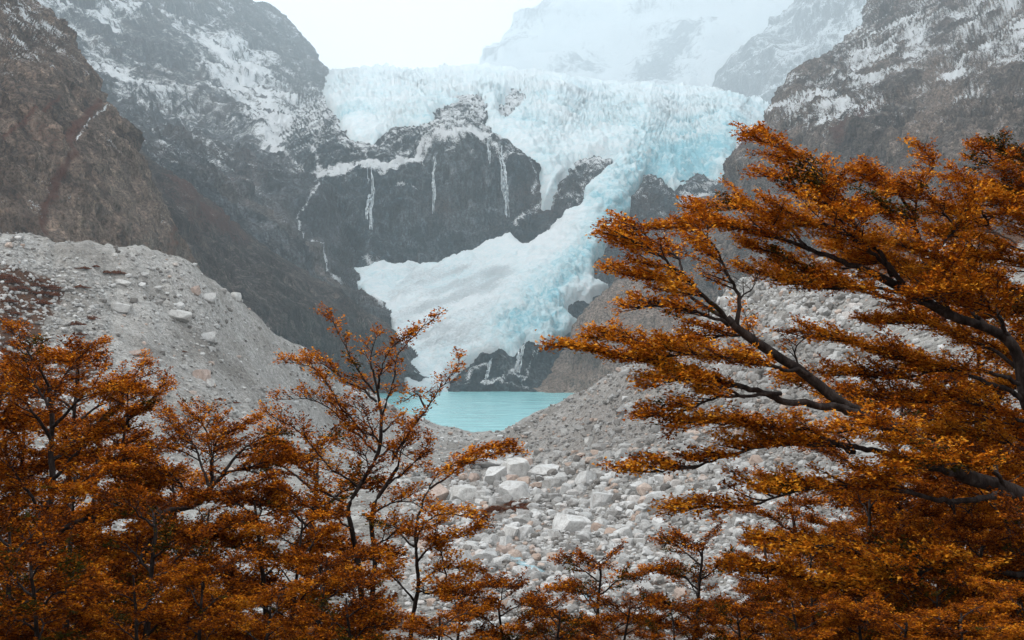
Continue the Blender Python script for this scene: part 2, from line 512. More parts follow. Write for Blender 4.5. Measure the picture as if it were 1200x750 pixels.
# the mountain right of the glacier, down to the bare slab at the lake
def snow_right(px, py, V, n, h):
    q = V / 70.0
    diag = fbm(np.stack([(V[..., 0] - V[..., 2] * 0.75) / 22.0, V[..., 1] / 120.0, (V[..., 2] + V[..., 0]) / 90.0], -1), 6, gain=0.62, seed=61)
    reg = np.maximum.reduce([1.0 * sm(-22, 18, poly_sd(px, py, [(1010, 40), (1070, 30), (1085, 70), (1050, 100), (1020, 130), (975, 165), (930, 160), (925, 130), (960, 95)])),
                             0.9 * sm(-20, 18, poly_sd(px, py, [(1125, -20), (1200, -40), (1300, -20), (1230, 50), (1190, 70), (1155, 60), (1130, 30)])),
                             0.7 * sm(-16, 16, poly_sd(px, py, [(1100, 60), (1130, 60), (1140, 110), (1120, 130), (1105, 100)])),
                             0.75 * sm(-16, 16, poly_sd(px, py, [(905, 110), (950, 85), (960, 110), (920, 150), (880, 180), (860, 215), (848, 225), (870, 175), (900, 150)]))])
    s = 0.04 + 0.36 * reg + 0.28 * fbm(q, 5, gain=0.6, seed=62) + 0.85 * diag * (0.5 + 0.8 * reg) + 0.5 * (n[..., 2] - 0.5) - 0.5 * sm(170, 240, py) + 0.15 * sm(120, 0, py)
    return s
def rust_right(px, py, V, n, h):
    g = line_d(px + 8 * fbm(V / 20, 3, seed=65), py, [(1040, 120), (1015, 140), (1000, 162), (985, 172)])
    g2 = line_d(px + 6 * fbm(V / 20, 3, seed=66), py, [(1072, 180), (1052, 198), (1035, 215)])
    g3 = poly_sd(px, py, [(990, 255), (1200, 235), (1300, 300), (1200, 340), (1020, 330)])
    g4 = line_d(px + 6 * fbm(V / 20, 3, seed=67), py, [(880, 185), (845, 215), (850, 240)])
    return np.maximum.reduce([1.0 - g / 9.0, 0.9 - g2 / 8.0, 0.75 * sm(-20, 30, g3), 0.85 - g4 / 12.0, 0.12 + 0.42 * fbm(V / 50, 4, seed=68)])
def pale_right(px, py, V, n, h):
    j = 10 * fbm(V / 25, 3, seed=69)
    return 0.9 * sm(-8, 14, poly_sd(px + j, py + j, [(600, 480), (640, 441), (675, 388), (716, 335), (752, 322), (800, 350), (830, 400), (800, 480)])) + 0.35 * np.clip(fbm(V / 60, 4, seed=72), 0, 1) + 0.5 * sm(-14, 10, poly_sd(px + j, py + j, [(1085, 70), (1110, 60), (1122, 110), (1105, 160), (1078, 165), (1092, 110)]))
mass('right_mountain', 'left', [(-150, 1075), (-60, 1036), (0, 1020), (28, 1013), (52, 985), (75, 960), (90, 930), (103, 913), (125, 905), (150, 900), (175, 873), (200, 860), (228, 850), (250, 806), (275, 770), (300, 744), (335, 716), (365, 691), (388, 673), (420, 656), (440, 641), (458, 623), (480, 598)],
     (-150, 478, 1300),
     [(1020, 0, 1250), (1013, 30, 1200), (960, 75, 1120), (913, 103, 1080), (900, 150, 1030), (872, 176, 1010), (850, 230, 1000), (800, 255, 1000), (744, 300, 985), (716, 335, 960), (673, 388, 925), (641, 440, 905), (622, 458, 900),
      (700, 462, 832), (760, 470, 760), (720, 400, 870), (760, 360, 890), (800, 300, 900), (850, 300, 850), (900, 230, 880), (950, 160, 930), (1000, 100, 990), (1040, 40, 1080), (1100, 100, 850), (1150, 0, 920), (1200, 0, 850),
      (1075, -150, 1350), (1200, -150, 1150), (1420, -150, 1000), (1000, 250, 740), (1100, 250, 620), (1200, 250, 520), (1000, 400, 560), (900, 400, 680), (1200, 400, 400), (1420, 200, 430), (1420, 470, 330), (850, 470, 640)],
     1.95, M_right, 130, 27, snow_right, rust_right, pale=pale_right, seed=70, c=45, sharp=8, strata=(0.7, -0.25), rough=0.6, deep=(180, -20, 0.55))

# ------------------------------------------------------------------ headwall and glacier
HW = np.array([(480, 458, 900), (540, 458, 900), (640, 458, 900), (720, 458, 900), (400, 458, 900), (330, 458, 900), (950, 458, 900), (560, 490, 850), (700, 490, 850), (400, 490, 850),
      (480, 400, 1000), (560, 400, 965), (620, 405, 950), (690, 400, 1000), (430, 335, 1150), (500, 345, 1120), (600, 345, 1080), (680, 345, 1090), (740, 340, 1150),
      (410, 314, 1200), (470, 311, 1215), (540, 300, 1225), (597, 274, 1240), (640, 272, 1235), (690, 250, 1225), (740, 260, 1230), (800, 280, 1230),
      (450, 292, 1225), (540, 285, 1240), (400, 205, 1290), (450, 195, 1300), (500, 178, 1310), (560, 165, 1330), (620, 190, 1305), (400, 168, 1390), (450, 160, 1420), (520, 135, 1480),
      (450, 250, 1250), (540, 230, 1275), (600, 235, 1275), (350, 250, 1280), (350, 300, 1250), (680, 215, 1300), (700, 186, 1360), (760, 212, 1340), (830, 208, 1340), (850, 165, 1550), (760, 165, 1600), (650, 150, 1560), (590, 140, 1560),
      (400, 115, 2150), (480, 112, 2180), (560, 108, 2180), (650, 115, 2150), (750, 125, 2120), (850, 132, 2050),
      (390, 84, 4600), (500, 82, 4700), (600, 80, 4800), (700, 98, 4200), (800, 106, 3700), (900, 125, 2900),
      (950, 200, 1400), (950, 130, 1900), (950, 300, 1250), (330, 150, 1900), (330, 90, 5600), (362, 90, 5200), (365, 125, 2300)], float)
hw_depth = RBF(HW[:, :2], np.log(HW[:, 2]), 26)
hst = 1.5
hx = np.arange(322, 951, hst)
top_e = np.interp(hx, [300, 380, 420, 480, 565, 600, 640, 700, 760, 800, 850, 880, 905, 960], [86, 84, 84.5, 83, 78, 80, 88, 97, 103.5, 106, 110.5, 118, 128, 150])
hn = int((474 - 78) / hst)
hv = np.linspace(0, 1, hn)
HPX = np.tile(hx[None], (hn + 8, 1))
HPY = np.concatenate([top_e[None] + np.arange(8, 0, -1)[:, None] * 1.2, top_e[None] + (474 - top_e[None]) * hv[:, None] ** 1.08], 0)
HB = np.concatenate([np.tile(np.arange(8, 0, -1)[:, None], (1, len(hx))), np.zeros((hn, len(hx)))], 0)
HD = np.exp(hw_depth(np.stack([HPX, HPY], -1))) * (1 + 0.03 * HB)
HV = P(HPX, HPY, HD)
HN = grid_normals(HV)

ICE = [(374, 0), (960, 0), (960, 150), (905, 133), (893, 150), (874, 172), (866, 186), (852, 206), (836, 209), (818, 208), (802, 218), (792, 233), (783, 229), (771, 213), (757, 205), (746, 218), (736, 244), (727, 262), (713, 281), (705, 298), (697, 314), (694, 330), (714, 337), (691, 367), (672, 390), (650, 398),
       (640, 404), (632, 412), (629, 404), (614, 404), (609, 411), (600, 424), (585, 415), (564, 421), (545, 431), (529, 448), (527, 475), (470, 475), (464, 430), (456, 392), (440, 374), (420, 351), (404, 330), (410, 319), (425, 314), (460, 313), (480, 316), (515, 311), (545, 299), (588, 277), (597, 271), (604, 278), (616, 284), (640, 271), (662, 259),
       (682, 245), (697, 225), (714, 204), (723, 186), (705, 181), (676, 192), (655, 209), (641, 236), (633, 238), (635, 214), (630, 196), (612, 181), (596, 170), (580, 157), (566, 150), (569, 130), (563, 112), (549, 113), (531, 122), (514, 131), (507, 146), (489, 152), (460, 156), (440, 169), (415, 166), (395, 156), (401, 143), (390, 134), (383, 126), (378, 110), (374, 84)]
jit = 5.0 * fbm(HV / 22.0, 4, seed=101) + 7 * fbm(HV / 70.0, 3, seed=102)
sd = poly_sd(HPX + 0.6 * jit, HPY + jit, ICE)
sd = sd + 3.0 + 5.0 * sm(-10, 30, poly_sd(HPX, HPY, [(640, 180), (760, 180), (745, 270), (700, 340), (640, 300)]))
# small rock windows in the ice
for cx, cy, rx, ry in ((604, 117, 8, 7), (594, 130, 6, 5), (706, 312, 7, 9), (682, 369, 15, 7)):
    e = (1 - np.sqrt(((HPX - cx + jit * 0.5) / rx) ** 2 + ((HPY - cy + jit * 0.5) / ry) ** 2)) * min(rx, ry)
    sd = np.minimum(sd, -e)
# rock below
L = 95.0
q = HV / L
warp = np.stack([fbm(q * 1.3, 3, seed=110), fbm(q * 1.3 + 31, 3, seed=111), fbm(q * 1.3 + 57, 3, seed=112)], -1)
rh = 0.6 * fbm(q * np.array([1.5, 1.0, 0.8]) + 0.4 * warp, 6, gain=0.52, seed=113, ridged=True) + 0.4 * fbm(q * 0.8, 3, seed=114) + 0.15 * fbm(q * np.array([1, 1, 5.0]) + warp * 0.5, 5, seed=115)
joint = fbm(HV / np.array([9.0, 9.0, 60.0]) + 0.6 * warp, 4, gain=0.6, seed=116, ridged=True)
RV = HV + HN * (13.0 * rh + 3.2 * joint - 16.0 * sm(0, 14, sd))[..., None]
RN = grid_normals(RV)
brk = 0.86 + 0.30 * fbm(HV / 9.0, 4, gain=0.6, seed=119)
jl = 4.5 * fbm(HV / 14.0, 3, seed=120)
hs = -0.22 + 0.4 * fbm(HV / 38.0, 5, seed=121) + 0.9 * (RN[..., 2] - 0.45) * sm(330, 120, HPY)
hs = hs + 0.50 * sm(215, 140, HPY) + 0.38 * sm(560, 690, HPX) * sm(300, 230, HPY) + 0.25 * fbm(np.stack([HV[..., 0] / 16, HV[..., 1] / 16, HV[..., 2] / 5], -1), 4, gain=0.6, seed=123)
hs = hs - 0.25 * sm(-5, 10, poly_sd(HPX, HPY, [(430, 215), (505, 195), (590, 190), (625, 215), (600, 270), (500, 308), (430, 305)]))
for ln, wd, am in (([(366, 226), (372, 211), (394, 207), (416, 200), (431, 197), (452, 200), (471, 193), (489, 186), (498, 172)], 4.2, 1.25),
                   ([(322, 170), (338, 190), (352, 206), (366, 226)], 9.0, 0.95), ([(365, 170), (374, 190), (378, 208)], 4.0, 0.8),
                   ([(498, 172), (512, 160), (545, 156), (566, 160)], 5.5, 1.15), ([(566, 160), (585, 178), (590, 190)], 5.5, 0.8), ([(400, 178), (418, 172), (440, 172)], 4.0, 0.7), ([(434, 172), (428, 185)], 3, 0.75), ([(455, 165), (446, 182)], 3, 0.7), ([(471, 168), (470, 182), (485, 178)], 3, 0.75),
                   ([(600, 178), (618, 190), (628, 205), (626, 225)], 5.0, 0.62), ([(604, 262), (622, 245), (640, 236)], 5.0, 0.78), ([(642, 238), (665, 210), (700, 190)], 12.0, 0.45),
                   ([(744, 240), (752, 215), (768, 220)], 9.0, 0.55), ([(800, 236), (818, 240), (830, 236)], 8.0, 0.9), ([(840, 214), (815, 222), (800, 240), (792, 262)], 9.0, 0.55),
                   ([(352, 246), (340, 236), (322, 232)], 4, 0.7), ([(455, 218), (480, 222), (490, 226)], 3.5, 0.6), ([(426, 306), (444, 312)], 4, 0.7),
                   ([(612, 410), (607, 430), (600, 446)], 2.6, 0.9), ([(548, 448), (560, 440), (576, 436)], 4, 0.8), ([(576, 455), (596, 448), (615, 442)], 3, 0.8), ([(628, 415), (618, 436), (612, 455)], 3.0, 0.7), ([(535, 454), (565, 456), (620, 456)], 2.5, 0.8)):
    hs = np.maximum(hs, am * brk - line_d(HPX + jl, HPY + jl, ln) / wd * 0.5)
hr = 0.1 + 0.4 * fbm(HV / 60.0, 4, seed=122) + 0.35 * sm(-30, 30, poly_sd(HPX, HPY, [(470, 230), (600, 200), (720, 190), (800, 210), (880, 300), (640, 280), (520, 300)]))
add_obj('headwall', np_mesh('headwall', RV, grid_faces(*HPX.shape, keep=(sd[:-1, :-1] < 14)), True, {'snow': hs, 'rust': hr}), M_wall, **STRUCT)

# the ice: broken seracs on the steep parts, smooth dirty ice on the apron
fall = np.maximum(sm(-30, 30, poly_sd(HPX, HPY, [(380, 84), (905, 120), (870, 180), (800, 225), (745, 225), (715, 285), (695, 335), (660, 400), (600, 412), (570, 400), (590, 350), (640, 320), (690, 260), (720, 190), (640, 190), (560, 120), (480, 160), (400, 150)])), 0.12)
apron = sm(-16, 20, poly_sd(HPX, HPY, [(440, 318), (520, 316), (580, 306), (640, 320), (600, 345), (575, 385), (560, 415), (500, 420), (455, 395), (430, 350)]))
clean = sm(-14, 14, poly_sd(HPX, HPY, [(500, 316), (590, 274), (690, 250), (700, 262), (672, 300), (630, 330), (590, 312)]))
snowp = np.maximum(sm(-6, 6, poly_sd(HPX, HPY, [(655, 352), (700, 318), (712, 334), (690, 366), (664, 378)])), sm(-8, 8, poly_sd(HPX, HPY, [(404, 330), (412, 316), (470, 314), (478, 326), (455, 345), (448, 372)])))
smooth_ice = np.clip(np.maximum.reduce([apron, clean, snowp]), 0, 1)
wrp = np.stack([fbm(HV / 70.0, 3, seed=130), fbm(HV / 70.0 + 9, 3, seed=131), fbm(HV / 70.0 + 21, 3, seed=132)], -1)
size = 1.0 + 0.9 * sm(1500, 3500, HD)
zone = 0.55 + 0.45 * np.clip(0.5 + 1.1 * fbm(HV / 150.0, 3, seed=141), 0, 1)
ser = fbm(HV / np.array([36.0, 60.0, 24.0]) + 1.0 * wrp, 5, gain=0.6, seed=133, ridged=True)
ser2 = fbm(HV / np.array([11.0, 26.0, 30.0]) + 1.3 * wrp, 4, gain=0.62, seed=134, ridged=True)
crev = fbm(np.stack([(HV[..., 0] + 0.4 * HV[..., 2]) / 90.0, HV[..., 1] / 40.0, HV[..., 2] / 11.0], -1) + 0.7 * wrp, 4, gain=0.6, seed=135, ridged=True)
und = fbm(HV / 190.0, 3, seed=142)
flow = fbm(np.stack([(HV[..., 0] - 0.9 * HV[..., 2]) / 12.0, HV[..., 1] / 90.0, (HV[..., 0] + HV[..., 2]) / 130.0], -1) + 0.5 * wrp, 4, gain=0.6, seed=137)
amp = np.clip(fall * zone * (1 - 0.55 * smooth_ice), 0.10, 1)
upz = sm(175, 110, HPY)
ih = amp * size * ((9.0 - 1.0 * upz) * ser + (6.0 - 3.6 * upz) * ser2 + (5.0 + 5.0 * upz) * crev) + (1 - amp) * (2.6 * fbm(HV / 34.0, 5, gain=0.6, seed=136) + 3.6 * flow) + 9.0 * und * size * (1 - smooth_ice)
IV = HV + HN * (16.0 * sm(-3, 12, sd) - 8.0 + ih * sm(-2, 8, sd))[..., None]
blue = 0.30 + 0.42 * amp - 0.55 * np.clip((ih / size - 3) / 12.0, -0.8, 0.9) * amp - 0.10 * smooth_ice - 0.15 * sm(150, 90, HPY) + 0.30 * fbm(HV / 130.0, 3, seed=143) - 0.10 * flow * (1 - amp) + 0.12 * fbm(HV / 45.0, 3, seed=138)
blue = blue + 0.35 * sm(-25, 25, poly_sd(HPX, HPY, [(745, 170), (860, 150), (870, 180), (800, 225), (730, 260), (690, 330), (655, 390), (600, 408), (580, 395), (640, 340), (690, 270), (725, 200)]))
dirt = apron * (0.50 + 0.75 * fbm(np.stack([(HV[..., 0] + HV[..., 2] * 0.8) / 90.0, HV[..., 1] / 90, (HV[..., 2] - HV[..., 0] * 0.5) / 12.0], -1), 4, seed=139)) - clean - 0.8 * snowp
dirt = dirt + 0.35 * sm(-8, 8, poly_sd(HPX, HPY, [(480, 400), (600, 395), (620, 405), (560, 430), (530, 455), (480, 455)])) * (0.4 + fbm(HV / 20, 3, seed=140))
# loose brown blocks where the ice meets the slab
ti = NT('glacier_ice')
co = ti.coords()
nb_ = ti.noise(co, 0.11, 6, 0.72, 1.2)
nf_ = ti.noise(co, 0.45, 5, 0.7)
bl = ti.math('ADD', ti.attr('blue'), ti.math('MULTIPLY', ti.math('SUBTRACT', nb_, 0.5), 1.9))
icec = ti.ramp(bl, [(0.10, (0.66, 0.70, 0.72)), (0.42, (0.58, 0.67, 0.70)), (0.72, (0.45, 0.61, 0.655)), (1.0, (0.22, 0.47, 0.55))])
dn = ti.math('ADD', ti.attr('dirt'), ti.math('MULTIPLY', ti.math('SUBTRACT', nf_, 0.5), 1.6))
icec = ti.mix(ti.math('MULTIPLY', ti.step(dn, 0.1, 0.85), 0.85), icec, (0.36, 0.40, 0.42))
ti.principled(icec, 0.55, ti.bump(ti.math('ADD', nf_, ti.math('MULTIPLY', nb_, 2.0)), 0.75, 3.0), 0.3)
add_obj('glacier', np_mesh('glacier', IV, grid_faces(*HPX.shape, keep=(sd[:-1, :-1] > -6)), True, {'blue': blue, 'dirt': dirt}), ti.m, **STRUCT)

# ------------------------------------------------------------------ ground: moraines, boulder field, knoll of the viewpoint
crestL = [(-120, 262, 255), (0, 278, 270), (60, 290, 275), (130, 291, 280), (195, 296, 290), (230, 319, 300), (280, 352, 312), (330, 398, 326), (375, 425, 338), (430, 459, 362), (480, 491, 382), (505, 507, 393)]
crestR = [(600, 511, 390), (645, 489, 360), (690, 465, 330), (740, 431, 290), (780, 404, 262), (830, 370, 232), (880, 331, 205), (960, 302, 180), (1050, 286, 160), (1200, 268, 140), (1400, 250, 125)]
gp = [(640, 700, 60), (600, 650, 85), (560, 602, 120), (590, 562, 190), (560, 532, 285), (540, 519, 365), (620, 545, 230),
      (0, 400, 215), (100, 400, 225), (200, 420, 240), (300, 470, 270), (350, 485, 300), (400, 500, 330), (450, 508, 350), (250, 500, 210), (150, 500, 180), (50, 500, 170), (300, 540, 200), (420, 545, 235), (-100, 420, 180),
      (0, 600, 110), (150, 600, 110), (300, 620, 110), (450, 605, 140), (500, 562, 215), (480, 640, 92), (60, 340, 245), (160, 345, 260), (240, 372, 275), (300, 420, 292),
      (740, 482, 205), (740, 522, 160), (740, 562, 125), (740, 620, 90), (740, 680, 65), (800, 500, 150), (800, 445, 195), (850, 422, 180), (900, 400, 165), (900, 480, 120), (1000, 450, 110), (1000, 362, 145),
      (850, 600, 75), (950, 600, 65), (800, 680, 58), (680, 522, 215), (640, 542, 232), (680, 600, 110), (1150, 420, 90), (1200, 330, 115), (1100, 560, 55), (1300, 500, 60), (690, 490, 275)]
pts3 = [P(*g) for g in gp] + [P(*g) for g in crestL] + [P(*g) for g in crestR]
for g in crestL[:9]:
    p = P(*g)
    pts3 += [p + np.array([-0.1 * p[0], 45, -26]), p + np.array([0, 110, min(-45, -p[2] - 8)])]
for g in crestR[1:]:
    p = P(*g)
    pts3 += [p + np.array([22, 25, -14]), p + np.array([55, 60, min(-30, -p[2] - 2)])]
for w in [(0, -40, 27), (-40, -20, 27), (40, -20, 27.5), (0, 2, 26.8), (-12, 3, 26.6), (12, 3, 26.9), (0, 15, 23.2), (-10, 14, 23.2), (11, 14, 23.6), (0, 30, 19.6), (-22, 30, 20.2), (22, 30, 21), (0, 48, 17.5), (-40, 60, 19), (-40, 20, 23), (45, 30, 25), (-70, 90, 20),
          (-12, 425, -5), (-40, 430, -4), (-10, 520, -9), (0, 700, -12), (-150, 600, -10), (120, 600, -8), (40, 450, -6), (60, 780, -12), (-80, 780, -12), (-300, 300, 40), (-260, 150, 30), (200, 200, 30), (200, 400, 10), (-200, 480, 0)]:
    pts3.append(np.array(w, float))
pts3 = np.array(pts3)
ground_rbf = RBF(pts3[:, :2], pts3[:, 2], 9.0)
ang = np.concatenate([np.linspace(-62, -25, 34, endpoint=False), np.linspace(-25, 25, 380), np.linspace(25, 62, 35)[1:]])
rad = np.concatenate([np.linspace(0.3, 6, 8, endpoint=False), np.exp(np.linspace(np.log(6), np.log(430), 400)), np.linspace(440, 900, 24)])
GA, GR = np.meshgrid(np.radians(ang), rad)
GX, GY = np.tan(GA) * GR, GR
def relief(x, y):
    r = np.stack([x, y, 0 * x], -1)
    wob = sm(20, 60, y)
    gul = fbm(np.stack([(x + 0.3 * y) / 13.0, (y - 0.6 * x) / 34.0, 0 * x], -1), 5, gain=0.6, seed=204, ridged=True) * sm(150, 210, y) * 1.7
    return gul + (1.5 * fbm(r / 26.0, 5, gain=0.5, seed=201) + 0.5 * fbm(r / 6.0, 4, gain=0.55, seed=202)) * (0.35 + 0.65 * wob) + 0.10 * fbm(r / 1.4, 3, seed=203)
def ground_z(x, y):
    x, y = np.atleast_1d(np.asarray(x, float)), np.atleast_1d(np.asarray(y, float))
    z = ground_rbf(np.stack([x, y], -1))
    lo = 0.5 * sm(392, 370, y) - 16 * sm(388, 430, y)      # the shore stays above the water
    k = 0.9
    z = lo + k * np.logaddexp(0, (z - lo) / k)
    return z + relief(x, y) * np.where(y > 300, 0.5, 1.0)
GZ = ground_z(GX.ravel(), GY.ravel()).reshape(GX.shape)
GV = np.stack([GX, GY, GZ], -1)
GPX, GPY = 600 + F * GX / GY, YH + F * (H - GZ) / GY
# where autumn scrub grows and where sand and gravel lie
shr = np.maximum.reduce([sm(-12, 14, poly_sd(GPX, GPY, [(-200, 300), (30, 312), (62, 326), (74, 350), (50, 385), (66, 412), (95, 395), (118, 430), (95, 475), (-200, 560)])) * sm(110, 160, GY) * 1.45,
                         sm(-6, 8, poly_sd(GPX, GPY, [(88, 312), (120, 314), (150, 321), (140, 327), (95, 322)])) * sm(110, 160, GY),
                         sm(-5, 6, poly_sd(GPX, GPY, [(530, 612), (548, 596), (590, 588), (626, 583), (622, 600), (580, 608), (565, 616)])) * sm(60, 90, GY),
                         sm(-20, 20, poly_sd(GPX, GPY, [(940, 270), (1400, 230), (1400, 345), (1010, 335), (950, 320)])),
                         sm(75, 40, GY)])
shr = shr * 0.62 + 0.5 * fbm(np.stack([GX / 11, GY / 11, 0 * GX], -1), 5, gain=0.6, seed=210) * sm(0.02, 0.4, shr)
grit = sm(-25, 25, poly_sd(GPX, GPY, [(600, 512), (690, 462), (745, 425), (860, 380), (1000, 420), (1000, 560), (760, 540), (660, 545), (610, 530)])) * (0.75 + 0.5 * fbm(np.stack([GX / 14, GY / 14, 0 * GX], -1), 4, seed=211))
grit = np.maximum(grit, 0.7 * sm(-20, 30, poly_sd(GPX, GPY, [(500, 545), (560, 528), (640, 535), (700, 590), (800, 640), (800, 700), (640, 720), (500, 700)])))
tg = NT('moraine_gravel')
co = tg.coords()
def pebbles(scale):
    v = tg.node('ShaderNodeTexVoronoi', feature='F1')
    tg.put(v.inputs['Vector'], co)
    v.inputs['Scale'].default_value = scale
    return v
v1, v2 = pebbles(1.5), pebbles(4.2)
big = tg.noise(co, 0.05, 5, 0.6)
mid = tg.noise(co, 0.45, 5, 0.65)
fin = tg.noise(co, 5.0, 4, 0.7)
base = tg.ramp(big, [(0.36, (0.20, 0.19, 0.178)), (0.5, (0.29, 0.283, 0.272)), (0.62, (0.34, 0.336, 0.328))])
base = tg.mix(0.6, base, tg.ramp(mid, [(0.3, (0.62, 0.60, 0.58)), (0.6, (1.05, 1.05, 1.05))]), 'MULTIPLY')
pc = tg.ramp(tg.node('ShaderNodeSeparateColor', i_Color=v1.outputs['Color']).outputs[0], [(0.0, (0.55, 0.53, 0.51)), (0.5, (1.0, 0.99, 0.97)), (1.0, (1.35, 1.33, 1.30))])
base = tg.mix(0.55, base, pc, 'MULTIPLY')
pc2 = tg.ramp(tg.node('ShaderNodeSeparateColor', i_Color=v2.outputs['Color']).outputs[1], [(0.0, (0.6, 0.58, 0.56)), (0.6, (1.0, 1.0, 1.0)), (1.0, (1.3, 1.29, 1.28))])
base = tg.mix(0.7, base, pc2, 'MULTIPLY')
base = tg.mix(tg.math('MULTIPLY', tg.attr('grit'), 0.8, clamp=True), base, tg.mix(0.8, (0.23, 0.21, 0.195), pc2, 'MULTIPLY'))
sb = tg.math('ADD', tg.attr('scrub'), tg.math('MULTIPLY', tg.math('SUBTRACT', tg.noise(co, 0.9, 5, 0.7), 0.5), 1.0))
litter = tg.ramp(tg.noise(co, 2.4, 5, 0.7), [(0.3, (0.035, 0.022, 0.016)), (0.55, (0.075, 0.036, 0.02)), (0.75, (0.14, 0.065, 0.028))])
base = tg.mix(tg.step(sb, 0.42, 0.62), base, litter)
hgt = tg.math('ADD', tg.math('MULTIPLY', v1.outputs['Distance'], -0.6), tg.math('ADD', tg.math('MULTIPLY', v2.outputs['Distance'], -0.4), fin))
tg.principled(base, 0.92, tg.bump(hgt, 0.9, 0.25), 0.1)
add_obj('ground', np_mesh('ground', GV, grid_faces(*GX.shape), True, {'scrub': shr, 'grit': grit}), tg.m, **STRUCT)
# the valley floor the moraines and mountains stand in, out to the horizon
tb = NT('valley_floor_rock')
tb.principled(tb.ramp(tb.noise(tb.coords(), 0.02, 5), [(0.3, (0.10, 0.095, 0.09)), (0.7, (0.24, 0.23, 0.22))]), 0.95)
vf = [(-3600, -400, -16), (6000, -400, -16), (6000, 13200, -16), (-3600, 13200, -16)]
add_obj('valley_floor', np_mesh('valley_floor', vf, [(0, 1, 2, 3)], False), tb.m, **STRUCT)

# ------------------------------------------------------------------ lake
tl = NT('glacial_lake_water')
co = tl.coords()
w1 = tl.noise(tl.mapping(co, (1, 2.2, 1)), 0.35, 4, 0.6)
w2 = tl.noise(tl.mapping(co, (1, 3.0, 1)), 0.05, 3, 0.5)
w3 = tl.noise(tl.mapping(co, (0.25, 3.0, 1)), 0.12, 5, 0.7)
lc = tl.mix(0.16, tl.ramp(w2, [(0.3, (0.17, 0.435, 0.46)), (0.7, (0.205, 0.48, 0.50))]), tl.ramp(w3, [(0.36, (0.12, 0.40, 0.44)), (0.64, (0.25, 0.60, 0.62))]))
tl.principled(lc, tl.ramp(w3, [(0.35, (0.12, 0.12, 0.12)), (0.65, (0.3, 0.3, 0.3))]), tl.bump(w1, 0.5, 0.3), 0.4)
lx, ly = np.meshgrid(np.linspace(-420, 420, 40), np.linspace(330, 960, 40))
add_obj('lake', np_mesh('lake', np.stack([lx, ly, 0 * lx], -1), grid_faces(40, 40), True), tl.m, **STRUCT)

# ------------------------------------------------------------------ haze
def box_mesh(name, lo, hi):
    v = [(x, y, z) for z in (lo[2], hi[2]) for y in (lo[1], hi[1]) for x in (lo[0], hi[0])]
    f = [(0, 2, 3, 1), (4, 5, 7, 6), (0, 1, 5, 4), (2, 6, 7, 3), (0, 4, 6, 2), (1, 3, 7, 5)]
    return np_mesh(name, v, f, False)
HAZE = 1.4e-4
th = NT('haze_air')
pv = th.node('ShaderNodeVolumePrincipled')
pv.inputs['Color'].default_value = (0.82, 0.93, 1.0, 1)
pv.inputs['Density'].default_value = HAZE
pv.inputs['Anisotropy'].default_value = 0.0
th.l.new(pv.outputs[0], th.out.inputs['Volume'])
add_obj('haze', box_mesh('haze', (-3700, -500, -17.5), (6100, 13300, 5400)), th.m, kind='stuff')

# ------------------------------------------------------------------ things: helpers
import bmesh
def thing(name, loc, label, cat, group=None):
    o = bpy.data.objects.new(name, None)
    COL.objects.link(o)
    o.empty_display_size = 0.2
    o.location = loc
    o['label'], o['category'] = label, cat
    if group:
        o['group'] = group
    return o

def ground_at(px, py):
    """The first ground point along the line of sight through (px, py)."""
    dd = np.exp(np.linspace(np.log(4), np.log(425), 1500))
    p = P(np.full(1500, px), np.full(1500, py), dd)
    g = ground_z(p[:, 0], p[:, 1])
    hit = np.nonzero(p[:, 2] < g)[0]
    k = hit[0] if len(hit) else -1
    return np.array([p[k, 0], p[k, 1], g[k]])

# ------------------------------------------------------------------ stones
def ico(sub):
    bm = bmesh.new()
    bmesh.ops.create_icosphere(bm, subdivisions=sub, radius=1.0)
    v = np.array([x.co[:] for x in bm.verts])
    f = np.array([[x.index for x in q.verts] for q in bm.faces])
    bm.free()
    return v, f

def rock_shape(sub, seed, cuts=9, rough=0.05, squash=None):
    r = np.random.default_rng(seed)
    v, f = ico(sub)
    v = v.copy()
    faces6 = [np.array(a, float) for a in ((1, 0, 0), (-1, 0, 0), (0, 1, 0), (0, -1, 0), (0, 0, 1), (0, 0, -1))]
    for q_ in range(6 + cuts):
        n = faces6[q_] + r.normal(0, 0.22, 3) if q_ < 6 else r.normal(size=3)
        n /= np.linalg.norm(n)
        o = r.uniform(0.55, 0.74) if q_ < 6 else r.uniform(0.62, 0.86)
        e = np.maximum(v @ n - o, 0)
        v -= e[:, None] * n * 0.99
    if rough:
        v *= (1 + rough * fbm(v * 2.2 + seed * 3.1, 4, seed=seed))[:, None]
    sc = squash if squash is not None else np.array([r.uniform(0.85, 1.25), r.uniform(0.75, 1.1), r.uniform(0.55, 0.9)])
    v = v * sc
    v = v / np.abs(v[:, :2]).max() * 1.0
    return v, f

